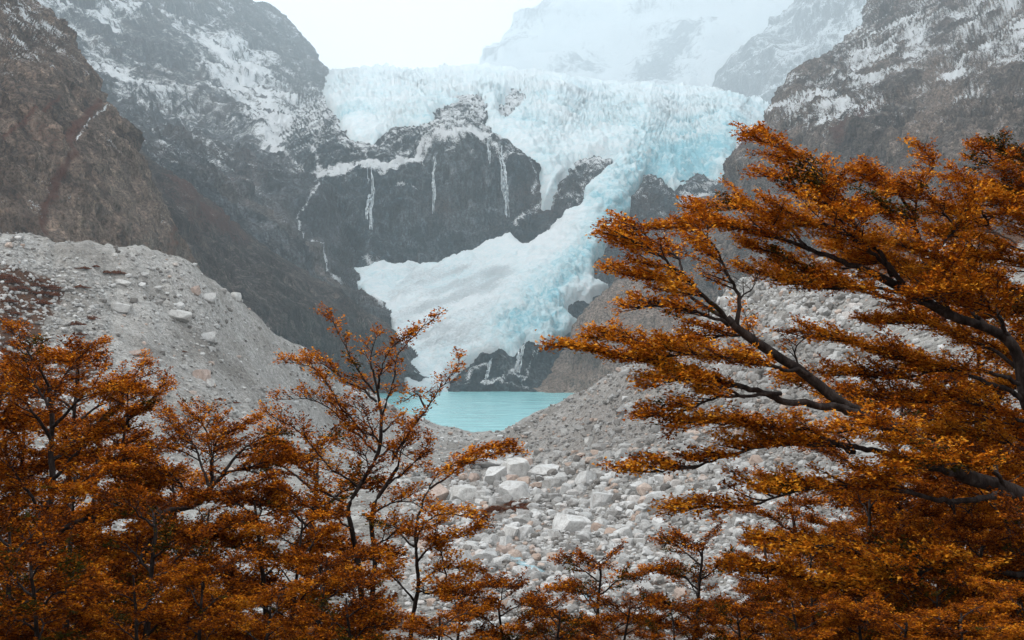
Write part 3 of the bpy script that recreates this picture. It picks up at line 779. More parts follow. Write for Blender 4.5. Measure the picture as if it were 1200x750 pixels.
def stone_material(name, use_attr):
    t = NT(name)
    co = t.coords()
    if use_attr:
        tone, sc = t.attr('tone'), 3.0
        c = t.ramp(tone, [(0.0, (0.10, 0.092, 0.086)), (0.2, (0.18, 0.17, 0.16)), (0.45, (0.29, 0.285, 0.278)), (0.7, (0.41, 0.41, 0.405)), (0.88, (0.51, 0.512, 0.51)), (0.94, (0.33, 0.25, 0.205)), (1.0, (0.42, 0.345, 0.30))])
    else:
        oi = t.node('ShaderNodeObjectInfo')
        c, sc = oi.outputs['Color'], 1.0
    n1 = t.noise(co, 1.3 * sc, 5, 0.65, 0.5)
    n2 = t.noise(co, 9 * sc, 4, 0.7)
    c = t.mix(0.8, c, t.ramp(n1, [(0.34, (0.66, 0.63, 0.60)), (0.5, (1, 1, 1)), (0.68, (1.15, 1.15, 1.14))]), 'MULTIPLY')
    c = t.mix(0.55, c, t.ramp(n2, [(0.36, (0.6, 0.58, 0.57)), (0.5, (1, 1, 1)), (0.66, (1.18, 1.18, 1.18))]), 'MULTIPLY')
    t.principled(c, 0.9, t.bump(t.math('ADD', n1, t.math('MULTIPLY', n2, 0.4)), 0.7, 0.12), 0.12)
    return t.m
M_scree = stone_material('scree_stone', True)
M_boulder = stone_material('boulder_stone', False)

# ground that the camera can see, cell by cell
vis = np.zeros(GX.shape, bool)
run = np.full(GX.shape[1], 1e9)
for k in range(GX.shape[0]):
    vis[k] = GPY[k] < run - 1e-6
    run = np.minimum(run, GPY[k])
cell = np.abs(np.gradient(GPX, axis=1)) * np.maximum(-np.gradient(GPY, axis=0), 0)
cell = np.minimum(cell, 40) * vis * (GPX > -60) * (GPX < 1260) * (GPY < 790) * (GY > 40) * (GY < 392) * (GZ > 0.3)
left_m = sm(-10, 20, poly_sd(GPX, GPY, [(-200, 230), (200, 285), (235, 312), (380, 422), (500, 500), (440, 560), (300, 560), (-200, 700)]))
def sample_ground(n, w):
    w = w.ravel() / w.sum()
    i = rng.choice(len(w), n, p=w)
    x = GX.ravel()[i] + rng.normal(0, 0.003, n) * GY.ravel()[i]
    y = GY.ravel()[i] * (1 + rng.normal(0, 0.006, n))
    return x, y, ground_z(x, y)

def scatter(name, n, w, spx, templates, sink=0.3, tone=None, flat=True):
    """One mesh of n stones; spx gives the radius of each in photograph pixels."""
    x, y, z = sample_ground(n, w)
    rad = spx(n, x, y) * y / F
    V, Fc, T = [], [], []
    off = 0
    tid = rng.integers(0, len(templates), n)
    for k in range(len(templates)):
        sel = np.nonzero(tid == k)[0]
        tv, tf = templates[k]
        m = len(sel)
        a = rng.uniform(0, 2 * np.pi, m)
        b = rng.normal(0, 0.35, m)
        ca, sa, cb, sb_ = np.cos(a), np.sin(a), np.cos(b), np.sin(b)
        X = tv[None, :, 0] * ca[:, None] - tv[None, :, 1] * sa[:, None]
        Y = tv[None, :, 0] * sa[:, None] + tv[None, :, 1] * ca[:, None]
        Z = np.repeat(tv[None, :, 2], m, 0)
        Y, Z = Y * cb[:, None] - Z * sb_[:, None], Y * sb_[:, None] + Z * cb[:, None]
        q = np.stack([X, Y, Z], -1) * rad[sel][:, None, None]
        q += np.stack([x[sel], y[sel], z[sel] + rad[sel] * sink], -1)[:, None, :]
        V.append(q.reshape(-1, 3))
        Fc.append((tf[None] + (np.arange(m) * len(tv))[:, None, None] + off).reshape(-1, 3))
        if tone is None:
            sx, sy = x[sel], y[sel]
            qx, qy = 600 + F * sx / sy, YH + F * (H - z[sel]) / sy
            gr_ = sm(-30, 25, poly_sd(qx, qy, [(600, 512), (690, 462), (745, 425), (860, 380), (1000, 420), (1000, 560), (760, 540), (660, 545), (610, 530)]))
            tt = np.clip(rng.beta(2.2, 1.7, m) * (1 - 0.38 * gr_), 0, 0.9)
            tt = np.where(rng.uniform(size=m) < 0.10, rng.uniform(0.92, 1, m), tt)
        else:
            tt = tone(m)
        T.append(np.repeat(tt, len(tv)))
        off += m * len(tv)
    me = np_mesh(name, np.concatenate(V), np.concatenate(Fc), False, {'tone': np.concatenate(T)})
    return add_obj(name, me, M_scree, kind='stuff')

small = [rock_shape(1, 300 + k, 6, 0.0) for k in range(10)]
medium = [rock_shape(2, 330 + k, 9, 0.03) for k in range(10)]
noscrub = np.clip(1.2 - 1.6 * np.clip(shr, 0, 1), 0.03, 1)
wr = cell * noscrub * (1 - left_m) * np.where((GPX > 470) & (GPX < 1010) & (GPY < 735), 1.0, 0.12)
scatter('scree', 16500, wr, lambda n, x, y: np.clip(rng.lognormal(0.55, 0.42, n), 0.9, 5) * np.where(y > 170, 0.85, 1.2), small)
scatter('scree', 4300, wr * (GY < 260) * sm(300, 160, GY), lambda n, x, y: np.clip(rng.lognormal(1.45, 0.38, n), 1.8, 9.5) * np.where(y > 170, 0.8, 1.05), medium)
scatter('scree', 5200, cell * noscrub * left_m * (0.35 + np.clip(fbm(GV / 16, 4, seed=220), 0, 1) * 2.0), lambda n, x, y: np.clip(rng.lognormal(0.15, 0.6, n), 0.6, 6), small, tone=lambda m: np.clip(rng.normal(0.5, 0.24, m), 0, 1))
scatter('scree', 2600, cell * left_m * sm(-10, 15, poly_sd(GPX, GPY, [(-50, 285), (60, 300), (130, 330), (125, 420), (110, 480), (-50, 500)])), lambda n, x, y: np.clip(rng.lognormal(0.55, 0.42, n), 0.8, 5), small, tone=lambda m: np.clip(rng.normal(0.6, 0.2, m), 0, 0.9))

# single boulders: shapes are shared, every boulder is an object
B_SHAPES = []
for k in range(14):
    v, f = rock_shape(4, 400 + k, 12, 0.045)
    B_SHAPES.append(np_mesh('boulder_shape', v, f, False))
slab_v, slab_f = rock_shape(4, 452, 5, 0.05, np.array([1.3, 1.0, 0.75]))
B_SLAB = np_mesh('slab_shape', slab_v, slab_f, False)
for m in B_SHAPES + [B_SLAB]:
    m.materials.append(M_boulder)
TONES = {'pale grey': (0.43, 0.43, 0.425, 1), 'mid grey': (0.31, 0.305, 0.295, 1), 'whitish': (0.49, 0.485, 0.472, 1), 'pinkish brown': (0.40, 0.32, 0.28, 1), 'dark grey': (0.24, 0.235, 0.23, 1)}
def boulder(px, py, wpx, hpx, tone, label, group=None, mesh=None, seed=0, at=None, rad=None):
    """wpx by hpx: how large it shows in the photograph; (px, py) is the middle of its foot."""
    r = np.random.default_rng(seed + 999)
    p = at if at is not None else ground_at(px, py)
    o = bpy.data.objects.new('boulder', mesh or B_SHAPES[int(r.integers(0, len(B_SHAPES)))])
    COL.objects.link(o)
    sx = wpx / 2 * p[1] / F / 1.0
    sz = hpx / 2 * p[1] / F / 0.60
    o.scale = (sx, sx * r.uniform(0.8, 1.1), sz)
    o.rotation_euler = (r.normal(0, 0.12), r.normal(0, 0.12), r.uniform(0, 6.28) if mesh is None else r.normal(0, 0.3))
    o.location = (p[0], p[1], p[2] + sz * (0.08 if px and px < 300 else 0.22))
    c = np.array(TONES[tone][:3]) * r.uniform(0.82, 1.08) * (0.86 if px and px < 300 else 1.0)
    o.color = (*c, 1)
    o['label'], o['category'] = label, 'boulder'
    if group:
        o['group'] = group
    return o

NAMED = [
    (540, 664, 30, 25, 'pale grey', 'pale grey rounded boulder with a peaked top beside the meltwater stream', 0),
    (568, 660, 28, 20, 'pale grey', 'pale grey faceted boulder with a flat sloping top, next to the peaked one', 0),
    (592, 650, 20, 12, 'pinkish brown', 'low pinkish brown boulder beside two large grey ones near the stream', 0),
    (554, 657, 10, 14, 'pinkish brown', 'narrow pinkish brown boulder wedged between two large grey ones', 0),
    (597, 630, 21, 18, 'whitish', 'blocky whitish boulder standing below the red scrub patch', 0),
    (615, 628, 24, 16, 'pale grey', 'pale grey boulder leaning against the blocky whitish one', 0),
    (668, 622, 40, 29, 'pale grey', 'largest pale boulder with a slanting face on the stone slope', 0),
    (601, 560, 36, 27, 'whitish', 'big domed whitish boulder at the top of the boulder pile', 0),
    (580, 566, 29, 27, 'pale grey', 'grey upright boulder in front of the big domed one', 0),
    (571, 545, 46, 14, 'pale grey', 'flat tilted slab of grey rock overhanging a dark gap', 1),
    (604, 584, 46, 26, 'pale grey', 'wide pale boulder at the foot of the boulder pile above red scrub', 0),
    (638, 556, 38, 15, 'pale grey', 'long low grey boulder lying right of the boulder pile', 1),
    (648, 572, 20, 13, 'mid grey', 'mid grey angular boulder beside the boulder pile', 0),
    (617, 548, 16, 14, 'pinkish brown', 'small pinkish boulder touching the big domed one', 0),
    (514, 588, 34, 22, 'pinkish brown', 'pinkish brown wedge of rock behind the curved orange branch', 0),
    (513, 614, 34, 20, 'whitish', 'whitish boulder half hidden by the small beech', 0),
    (545, 585, 30, 20, 'whitish', 'cracked whitish boulder left of the wide pale one', 0),
    (208, 371, 40, 17, 'whitish', 'broad undercut slab jutting from the left moraine face', 1),
    (143, 365, 30, 18, 'whitish', 'large pale block with a sunlit top on the left moraine', 0),
    (244, 399, 24, 14, 'pale grey', 'pale wedge of rock with a brown lower side on the left moraine', 0),
    (238, 444, 26, 20, 'pinkish brown', 'pinkish brown block sunk in the left moraine gravel', 0),
    (163, 417, 36, 14, 'pinkish brown', 'row-like low pinkish outcrop above the orange trees', 1),
    (276, 350, 21, 15, 'whitish', 'smooth whitish boulder perched on the left moraine crest', 0),
    (246, 352, 21, 14, 'pale grey', 'pale boulder beside others just below the left moraine crest', 0),
    (229, 345, 14, 10, 'pinkish brown', 'small pinkish boulder just below the left moraine crest', 0),
    (144, 334, 24, 10, 'whitish', 'flat whitish rock lying under the strip of red scrub', 1),
    (247, 452, 16, 14, 'whitish', 'small whitish block below the pinkish brown one on the moraine', 0),
    (168, 324, 16, 8, 'pale grey', 'small pale slab at the right end of the scrub strip', 1),
]
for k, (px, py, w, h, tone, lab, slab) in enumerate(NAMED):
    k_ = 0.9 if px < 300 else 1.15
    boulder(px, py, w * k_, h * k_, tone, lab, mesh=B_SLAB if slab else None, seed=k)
# the other stones that show largest: pieces of the field between the moraines and of the two moraine faces
field = cell * noscrub * (1 - left_m) * (0.15 + sm(-25, 30, poly_sd(GPX, GPY, [(500, 545), (560, 528), (640, 535), (700, 590), (790, 650), (800, 690), (640, 700), (530, 680)])))
x, y, z = sample_ground(235, field * (GPX > 480) * (GPX < 900) * (GPY < 720) * (GY < 270))
for k in range(235):
    px = 600 + F * x[k] / y[k]
    s = float(np.clip(rng.lognormal(2.62, 0.33), 9, 30)) * (0.8 if y[k] > 170 else 1.0)
    tone = ['pale grey', 'whitish', 'mid grey', 'pinkish brown', 'dark grey'][int(rng.choice(5, p=[0.42, 0.26, 0.18, 0.08, 0.06]))]
    zone = 'on the grey stone slope right of the lake' if px > 690 else 'in the stone field below the lake'
    lab = '%s %s boulder %s' % ('large' if s > 14 else 'small', tone, zone)
    boulder(0, 0, s, s * rng.uniform(0.6, 0.85), tone, lab, group=lab.replace('boulder', 'boulders'), seed=1000 + k, at=np.array([x[k], y[k], z[k]]))
x, y, z = sample_ground(36, cell * left_m * (GPX > 120) * (GPX < 420) * noscrub)
for k in range(36):
    s = float(np.clip(rng.lognormal(1.75, 0.3), 4.5, 12))
    tone = ['pale grey', 'whitish', 'pinkish brown'][int(rng.choice(3, p=[0.5, 0.3, 0.2]))]
    lab = 'small %s rock half sunk in the left moraine gravel' % tone
    boulder(0, 0, s, s * 0.6, tone, lab, group='%s rocks in the left moraine' % tone, seed=2000 + k, at=np.array([x[k], y[k], z[k]]))

# ------------------------------------------------------------------ meltwater stream
ts = NT('stream_water')
cs = ts.coords()
foam = ts.noise(cs, 2.2, 5, 0.7)
ts.principled(ts.ramp(foam, [(0.40, (0.10, 0.17, 0.19)), (0.54, (0.20, 0.32, 0.36)), (0.68, (0.55, 0.64, 0.68))]), 0.2, ts.bump(foam, 0.6, 0.1), 0.5)
def stream(line, widths):
    pts = np.array([ground_at(*p) for p in line])
    t = np.linspace(0, len(pts) - 1, 40)
    c = np.stack([np.interp(t, np.arange(len(pts)), pts[:, j]) for j in range(3)], -1)
    w = np.interp(t, np.arange(len(pts)), widths)
    tan = np.gradient(c, axis=0)
    sd_ = np.stack([tan[:, 1], -tan[:, 0], 0 * t], -1)
    sd_ /= np.linalg.norm(sd_, axis=1, keepdims=True)
    u = np.linspace(-1, 1, 7)
    V = c[:, None, :] + sd_[:, None, :] * (u[None] * w[:, None])[..., None]
    V[..., 2] = ground_z(V[..., 0].ravel(), V[..., 1].ravel()).reshape(V.shape[:2]) + 0.12 * (1 - u[None] ** 2) + 0.03
    add_obj('stream', np_mesh('stream', V, grid_faces(40, 7)), ts.m, **STRUCT)
stream([(600, 654), (606, 660), (618, 664), (632, 670), (640, 676), (652, 684), (664, 692), (690, 702), (720, 716)], [0.2, 0.4, 0.5, 0.35, 0.15, 0.15, 0.3, 0.3, 0.25])

# ------------------------------------------------------------------ waterfalls on the headwall
tw = NT('falling_water')
tw.principled(tw.ramp(tw.noise(tw.coords(), 0.3, 4), [(0.35, (0.30, 0.36, 0.40)), (0.6, (0.62, 0.66, 0.68))]), 0.6)
def wall_point(px, py):
    k = np.argmin((HPX - px) ** 2 + (HPY - py) ** 2)
    return RV.reshape(-1, 3)[k], HN.reshape(-1, 3)[k]
def tube(pts, rad, sides):
    pts = np.asarray(pts, float)
    n = len(pts)
    rad = np.broadcast_to(rad, (n,))
    tan = np.gradient(pts, axis=0)
    tan /= np.linalg.norm(tan, axis=1, keepdims=True) + 1e-9
    ref = np.where(np.abs(tan[:, 2:3]) > 0.9, np.array([[1.0, 0, 0]]), np.array([[0, 0, 1.0]]))
    a = np.cross(tan, ref)
    a /= np.linalg.norm(a, axis=1, keepdims=True) + 1e-9
    b = np.cross(tan, a)
    th_ = np.arange(sides) * 2 * np.pi / sides
    V = pts[:, None] + rad[:, None, None] * (np.cos(th_)[None, :, None] * a[:, None] + np.sin(th_)[None, :, None] * b[:, None])
    i = np.arange(n - 1)[:, None] * sides
    j = np.arange(sides)[None]
    jn = (j + 1) % sides
    f = np.stack([i + j, i + jn, i + sides + jn, i + sides + j], -1).reshape(-1, 4)
    return V.reshape(-1, 3), f
def join(parts):
    V, Fc, o = [], [], 0
    for v, f in parts:
        V.append(v)
        Fc.append(f + o)
        o += len(v)
    return np.concatenate(V), np.concatenate(Fc)
def waterfall(line, n, spread, label, rad=0.45):
    parts = []
    line = np.array(line, float)
    for k in range(n):
        off = rng.uniform(-spread, spread)
        t0 = 0 if k == 0 else rng.uniform(0, 0.7)
        t1 = 1 if k == 0 else min(1, t0 + rng.uniform(0.2, 0.6))
        t = np.linspace(t0, t1, 16) * (len(line) - 1)
        px = np.interp(t, np.arange(len(line)), line[:, 0]) + off * np.linspace(0.75, 1.1, 16) + np.cumsum(rng.normal(0, 0.10, 16))
        py = np.interp(t, np.arange(len(line)), line[:, 1])
        pts = []
        for a, b in zip(px, py):
            p, nn = wall_point(a, b)
            pts.append(p + nn * 1.2)
        parts.append(tube(pts, rad * rng.uniform(0.35, 0.9) * np.clip(rng.normal(1, 0.5, 16), 0.15, 2.0), 5))
    v, f = join(parts)
    o = add_obj('waterfall', np_mesh('waterfall', v, f), tw.m)
    o['label'], o['category'] = label, 'waterfall'
waterfall([(434, 199), (436, 225), (432, 250), (433, 276)], 22, 4.0, 'broad double waterfall dropping from the white ledge on the dark wall', 0.5)
waterfall([(513, 180), (509, 205), (508, 230), (507, 256)], 9, 1.3, 'thin single waterfall down the middle of the dark wall')
waterfall([(586, 176), (590, 200), (592, 225), (595, 258)], 20, 3.2, 'broken waterfall at the right end of the dark wall beside the ice', 0.48)
waterfall([(572, 165), (573, 195)], 5, 1.2, 'short faint trickle below the snow patch on the dark wall', 0.4)
waterfall([(613, 410), (609, 424), (606, 440)], 9, 2.4, 'small waterfall on the black outcrop below the ice front', 0.55)
waterfall([(578, 428), (574, 442), (570, 454)], 7, 2.4, 'faint trickle on the left half of the black outcrop', 0.4)

# ------------------------------------------------------------------ low autumn scrub
def leaf_quads(pos, u, n, size, width=0.55, fold=0.25):
    """Diamond leaves: pos base, u along, n up."""
    s = np.cross(u, n)
    s /= np.linalg.norm(s, axis=1, keepdims=True) + 1e-9
    L_ = size[:, None]
    a = pos
    b = pos + u * L_ * 0.5 + s * L_ * width * 0.5 + n * L_ * fold * 0.3
    c = pos + u * L_
    d = pos + u * L_ * 0.5 - s * L_ * width * 0.5 + n * L_ * fold * 0.3
    V = np.stack([a, b, c, d], 1).reshape(-1, 3)
    return V, np.arange(len(V), dtype=np.int32).reshape(-1, 4)
def leaf_material(name, stops, trans=0.3):
    t = NT(name)
    c = t.ramp(t.attr('tone'), stops)
    d = t.node('ShaderNodeBsdfDiffuse', i_Color=c)
    tr = t.node('ShaderNodeBsdfTranslucent', i_Color=c)
    m = t.node('ShaderNodeMixShader', i_Fac=trans)
    t.l.new(d.outputs[0], m.inputs[1])
    t.l.new(tr.outputs[0], m.inputs[2])
    t.l.new(m.outputs[0], t.out.inputs['Surface'])
    return t.m
def leaf_tris(pos, u, n, size, width=0.8):
    s = np.cross(u, n)
    s /= np.linalg.norm(s, axis=1, keepdims=True) + 1e-9
    L_ = size[:, None]
    V = np.stack([pos, pos + u * L_ + s * L_ * width * 0.5, pos + u * L_ - s * L_ * width * 0.5], 1).reshape(-1, 3)
    return V, np.arange(len(V), dtype=np.int32).reshape(-1, 3)
M_scrub = leaf_material('scrub_leaf', [(0, (0.05, 0.02, 0.012)), (0.5, (0.13, 0.042, 0.02)), (1, (0.26, 0.09, 0.03))])
def scrub_shape(seed):
    r = np.random.default_rng(seed)
    n = 1500
    a, q = r.uniform(0, 6.283, n), np.sqrt(r.uniform(0, 1, n))
    lump = 0.75 + 0.35 * np.sin(a * 3 + seed) * q + r.normal(0, 0.08, n)
    pos = np.stack([q * np.cos(a) * lump, q * np.sin(a) * lump, 0.42 * (1 - q ** 2) * r.uniform(0.2, 1, n) * (0.7 + 0.3 * np.sin(a * 2 + seed))], -1)
    u = np.stack([np.cos(a) * 0.6, np.sin(a) * 0.6, np.full(n, 0.8)], -1) + r.normal(0, 0.5, (n, 3))
    u /= np.linalg.norm(u, axis=1, keepdims=True)
    nn = r.normal(0, 1, (n, 3)); nn -= (nn * u).sum(1, keepdims=True) * u
    nn /= np.linalg.norm(nn, axis=1, keepdims=True)
    v, f = leaf_quads(pos, u, nn, r.uniform(0.08, 0.17, n))
    return np_mesh('scrub_shape', v, f, False, {'tone': np.repeat(np.clip(r.normal(0.45, 0.22, n), 0, 1), 4)})
SCRUB = [scrub_shape(k) for k in range(5)]
for m in SCRUB:
    m.materials.append(M_scrub)
def scrub(px, py, wpx, label, group=None):
    p = ground_at(px, py)
    o = bpy.data.objects.new('scrub_bush', SCRUB[int(rng.integers(0, 5))])
    COL.objects.link(o)
    s = wpx / 2 * p[1] / F
    o.scale = (s, s, s * rng.uniform(0.7, 1.1))
    o.rotation_euler = (0, 0, rng.uniform(0, 6.28))
    o.location = (p[0], p[1], p[2] - 0.05 * s)
    o['label'], o['category'] = label, 'bush'
    if group:
        o['group'] = group
inside = lambda poly: [(a, b) for a, b in zip(rng.uniform(min(p[0] for p in poly), max(p[0] for p in poly), 400), rng.uniform(min(p[1] for p in poly), max(p[1] for p in poly), 400)) if poly_sd(np.array([a]), np.array([b]), poly)[0] > 0]
for a, b in inside([(0, 322), (40, 328), (66, 336), (66, 352), (38, 375), (30, 420), (0, 420)])[:30]:
    scrub(a, b, rng.uniform(14, 30), 'low red-brown bush in the thick patch on the left moraine', 'bushes of the thick moraine patch')
for a, b in inside([(75, 385), (100, 372), (108, 410), (100, 440), (70, 450)])[:9]:
    scrub(a, b, rng.uniform(12, 24), 'low red-brown bush between pale stones above the orange trees', 'bushes between the pale moraine stones')
for a, b, w in ((98, 316, 18), (112, 317, 14), (124, 320, 18), (136, 322, 20), (144, 323, 12)):
    scrub(a, b, w, 'low dark bush in the narrow strip across the upper left moraine', 'bushes of the narrow moraine strip')
for a, b, w, lab in ((108, 375, 22, 'round red-brown bush alone left of the large pale block'), (94, 340, 20, 'red-brown bush below the narrow scrub strip'), (215, 413, 10, 'tiny dark bush below the undercut slab'), (258, 470, 13, 'small dark bush low on the left moraine gravel'), (276, 473, 12, 'small upright dark bush beside another low on the gravel')):
    scrub(a, b, w, lab)
for a, b in inside([(535, 612), (552, 598), (590, 590), (626, 584), (620, 600), (580, 606)])[:11]:
    scrub(a, b, rng.uniform(14, 26), 'red-brown bush in the patch below the boulder pile', 'bushes below the boulder pile')
for a, b in ((690, 540), (684, 536), (700, 532), (672, 545)):
    scrub(a, b, rng.uniform(8, 14), 'small rusty bush on the grey stone slope', 'rusty bushes on the stone slope')
for a, b in inside([(945, 296), (1000, 300), (1060, 300), (1120, 300), (1120, 330), (1000, 330), (960, 318)])[:14]:
    scrub(a, b, rng.uniform(24, 44), 'red-brown bush along the right moraine crest', 'bushes along the right moraine crest')

# ------------------------------------------------------------------ autumn beeches
tbk = NT('beech_bark')
cb_ = tbk.coords()
bk1 = tbk.noise(tbk.mapping(cb_, (1, 1, 0.4)), 14, 5, 0.7)
tbk.principled(tbk.ramp(bk1, [(0.35, (0.014, 0.010, 0.009)), (0.5, (0.034, 0.025, 0.022)), (0.68, (0.08, 0.065, 0.06))]), 0.9, tbk.bump(bk1, 0.9, 0.02), 0.15)
M_bark = tbk.m
tdw = NT('dead_wood')
tdw.principled(tdw.ramp(tdw.noise(tdw.coords(), 9, 4), [(0.35, (0.16, 0.12, 0.10)), (0.65, (0.36, 0.31, 0.28))]), 0.85)
M_dead = tdw.m
M_leaf = leaf_material('beech_leaf', [(0, (0.040, 0.042, 0.010)), (0.10, (0.075, 0.058, 0.012)), (0.16, (0.070, 0.019, 0.008)), (0.34, (0.19, 0.048, 0.008)), (0.56, (0.40, 0.102, 0.008)), (0.78, (0.62, 0.205, 0.012)), (1.0, (0.82, 0.37, 0.035))], 0.14)
UP = np.array([0, 0, 1.0])

def unit(v):
    return v / (np.linalg.norm(v) + 1e-9)

def smooth_path(c, step=0.05, wob=0.0, r=None):
    """Catmull-Rom through the control points."""
    c = np.asarray(c, float)
    e = np.concatenate([[2 * c[0] - c[1]], c, [2 * c[-1] - c[-2]]])
    out = []
    for k in range(len(c) - 1):
        p0, p1, p2, p3 = e[k], e[k + 1], e[k + 2], e[k + 3]
        m = max(2, int(np.linalg.norm(p2 - p1) / step))
        t = np.linspace(0, 1, m, endpoint=False)[:, None]
        out.append(0.5 * (2 * p1 + (p2 - p0) * t + (2 * p0 - 5 * p1 + 4 * p2 - p3) * t ** 2 + (3 * p1 - p0 - 3 * p2 + p3) * t ** 3))
    p = np.concatenate(out + [c[-1:]])
    if wob and r is not None:
        w = np.cumsum(r.normal(0, wob, p.shape), 0)
        w -= np.linspace(0, 1, len(p))[:, None] * w[-1]
        p = p + w
    return p

class Tree:
    def __init__(self, name, label, seed, flag=(0, 0, 0), group=None, leaf=0.031, density=1.0, hue=0.0, green=0.0, wide=1.0):
        self.name, self.label, self.group = name, label, group
        self.r = np.random.default_rng(seed)
        self.seed = seed
        self.flag = np.array(flag, float)
        self.parts = []           # (name, material, [(v, f)])
        self.tw = []              # twigs: start, direction, length
        self.leaf, self.density, self.hue, self.green, self.wide = leaf, density, hue, green, wide
    def trunk(self, ctrl, r0, r1, mat=None, name='trunk'):
        p = smooth_path(ctrl, 0.06, 0.003, self.r)
        t = np.linspace(0, 1, len(p))
        rad = r0 + (r1 - r0) * t ** 0.8
        rad = rad * (1 + 0.07 * np.sin(t * 23 + self.seed) + 0.05 * np.sin(t * 61))
        self.parts.append((name, mat or M_bark, [tube(p, rad, 9)]))
        return p
    def limb(self, ctrl, r0=0.028, r1=0.006, blen=0.7, start=0.2, gap=0.045, leafy=1.0, dead=False, lift=0.10):
        r = self.r
        p = smooth_path(ctrl, 0.05, 0.009, r)
        t = np.linspace(0, 1, len(p))
        wood = [tube(p, r0 + (r1 - r0) * t ** 0.7, 6)]
        seg = np.linalg.norm(np.diff(p, axis=0), axis=1)
        cum = np.r_[0, np.cumsum(seg)]
        Lt = cum[-1]
        s = start * Lt
        sgn = 1
        while s < Lt:
            k = min(int(np.searchsorted(cum, s)), len(p) - 1)
            k = max(k, 1)
            T = unit(p[k] - p[k - 1])
            tt = s / Lt
            Sd = unit(np.cross(T, UP) + 1e-6)
            D = unit(0.62 * T + sgn * r.uniform(0.35, 1.0) * Sd + self.flag * 0.55 + UP * r.uniform(-0.30, 0.45))
            D[2] = D[2] * 0.5 + lift * r.uniform(0.3, 1.2)
            ln = blen * (0.45 + 0.55 * min(1, 2.2 * (1 - tt)) * (0.6 + 0.4 * tt)) * r.uniform(0.55, 1.15)
            self.branch(p[k], unit(D), ln, wood, leafy, r0 * 0.32 * (1 - 0.5 * tt) + 0.002)
            sgn = -sgn if r.uniform() < 0.8 else sgn
            s += gap * r.uniform(0.6, 1.5)
        # the tip itself carries leaves
        self.branch(p[-1], unit(p[-1] - p[-3]), blen * 0.3, wood, leafy, r1)
        self.parts.append(('branch', M_dead if dead else M_bark, wood))
        return p
    def branch(self, base, D, ln, wood, leafy, rad):
        r = self.r
        n = max(4, int(ln / 0.06))
        pts = [base]
        d = D.copy()
        for k in range(n):
            d = unit(d + r.normal(0, 0.13, 3) * np.array([1, 1, 0.6]) + self.flag * 0.05 + UP * 0.012)
            pts.append(pts[-1] + d * ln / n)
        pts = np.array(pts)
        wood.append(tube(pts, np.linspace(rad, 0.0022, len(pts)), 4))
        sgn = 1
        gap = 0.036
        m = max(2, int(ln / gap))
        for k in range(m):
            u = (k + r.uniform(0.2, 0.9)) / m
            if u < 0.12:
                continue
            q = u * (len(pts) - 1)
            i = min(int(q), len(pts) - 2)
            b = pts[i] + (pts[i + 1] - pts[i]) * (q - i)
            T = unit(pts[i + 1] - pts[i])
            Sd = unit(np.cross(T, UP) + 1e-6)
            dd = unit(0.7 * T + sgn * r.uniform(0.4, 1.0) * Sd + UP * r.uniform(-0.12, 0.30) + self.flag * 0.25)
            tl = r.uniform(0.07, 0.20) * (1.1 - 0.45 * u) * self.wide
            wood.append(tube(np.stack([b, b + dd * tl]), np.array([0.0026, 0.0012]), 3))
            if r.uniform() < leafy:
                self.tw.append((b, dd, tl))
            sgn = -sgn
        if r.uniform() < leafy:
            self.tw.append((pts[-2], d, 0.10))
    def build(self, root_at=None):
        r = self.r
        base = np.array(root_at if root_at is not None else self.parts[0][2][0][0][:9].mean(0))
        root = thing(self.name, base, self.label, 'tree', self.group)
        for nm, mat, wood in self.parts:
            v, f = join(wood)
            add_obj(nm, np_mesh(nm, v - base, f), mat, root)
        st = np.array([t[0] for t in self.tw])
        dr = np.array([t[1] for t in self.tw])
        ln = np.array([t[2] for t in self.tw])
        cnt = np.maximum(2, (ln / 0.0058 * self.density).astype(int))
        i = np.repeat(np.arange(len(ln)), cnt)
        n = len(i)
        u = r.uniform(0.05, 1.08, n)
        pos = st[i] + dr[i] * (ln[i] * u)[:, None] + r.normal(0, 0.018, (n, 3))
        side = np.cross(dr[i], UP)
        side /= np.linalg.norm(side, axis=1, keepdims=True) + 1e-9
        sg = np.where(r.uniform(size=n) < 0.5, -1.0, 1.0)[:, None]
        ud = dr[i] * 0.6 + side * sg * 0.75 + r.normal(0, 0.30, (n, 3))
        ud /= np.linalg.norm(ud, axis=1, keepdims=True)
        nn = UP[None] + r.normal(0, 0.42, (n, 3))
        nn -= (nn * ud).sum(1, keepdims=True) * ud
        nn /= np.linalg.norm(nn, axis=1, keepdims=True)
        v, f = leaf_tris(pos, ud, nn, self.leaf * r.uniform(0.6, 1.25, n))
        cl = fbm(pos / 0.42, 3, seed=self.seed + 900)
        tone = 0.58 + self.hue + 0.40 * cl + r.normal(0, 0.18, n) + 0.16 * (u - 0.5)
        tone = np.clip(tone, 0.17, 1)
        gr = fbm(pos / 0.65 + 40, 2, seed=self.seed + 950) + self.green
        tone = np.where((gr > 0.55) & (r.uniform(size=n) < 0.75), r.uniform(0.0, 0.13, n), tone)
        o = add_obj('crown', np_mesh('crown', v - base, f, False, {'tone': np.repeat(tone, 3)}), M_leaf, root)
        o['kind'] = 'stuff'
        self.root = root
        return root

def PX(*pts):
    return [P(*p) for p in pts]

LEFTWARD = (-0.75, -0.12, 0.16)
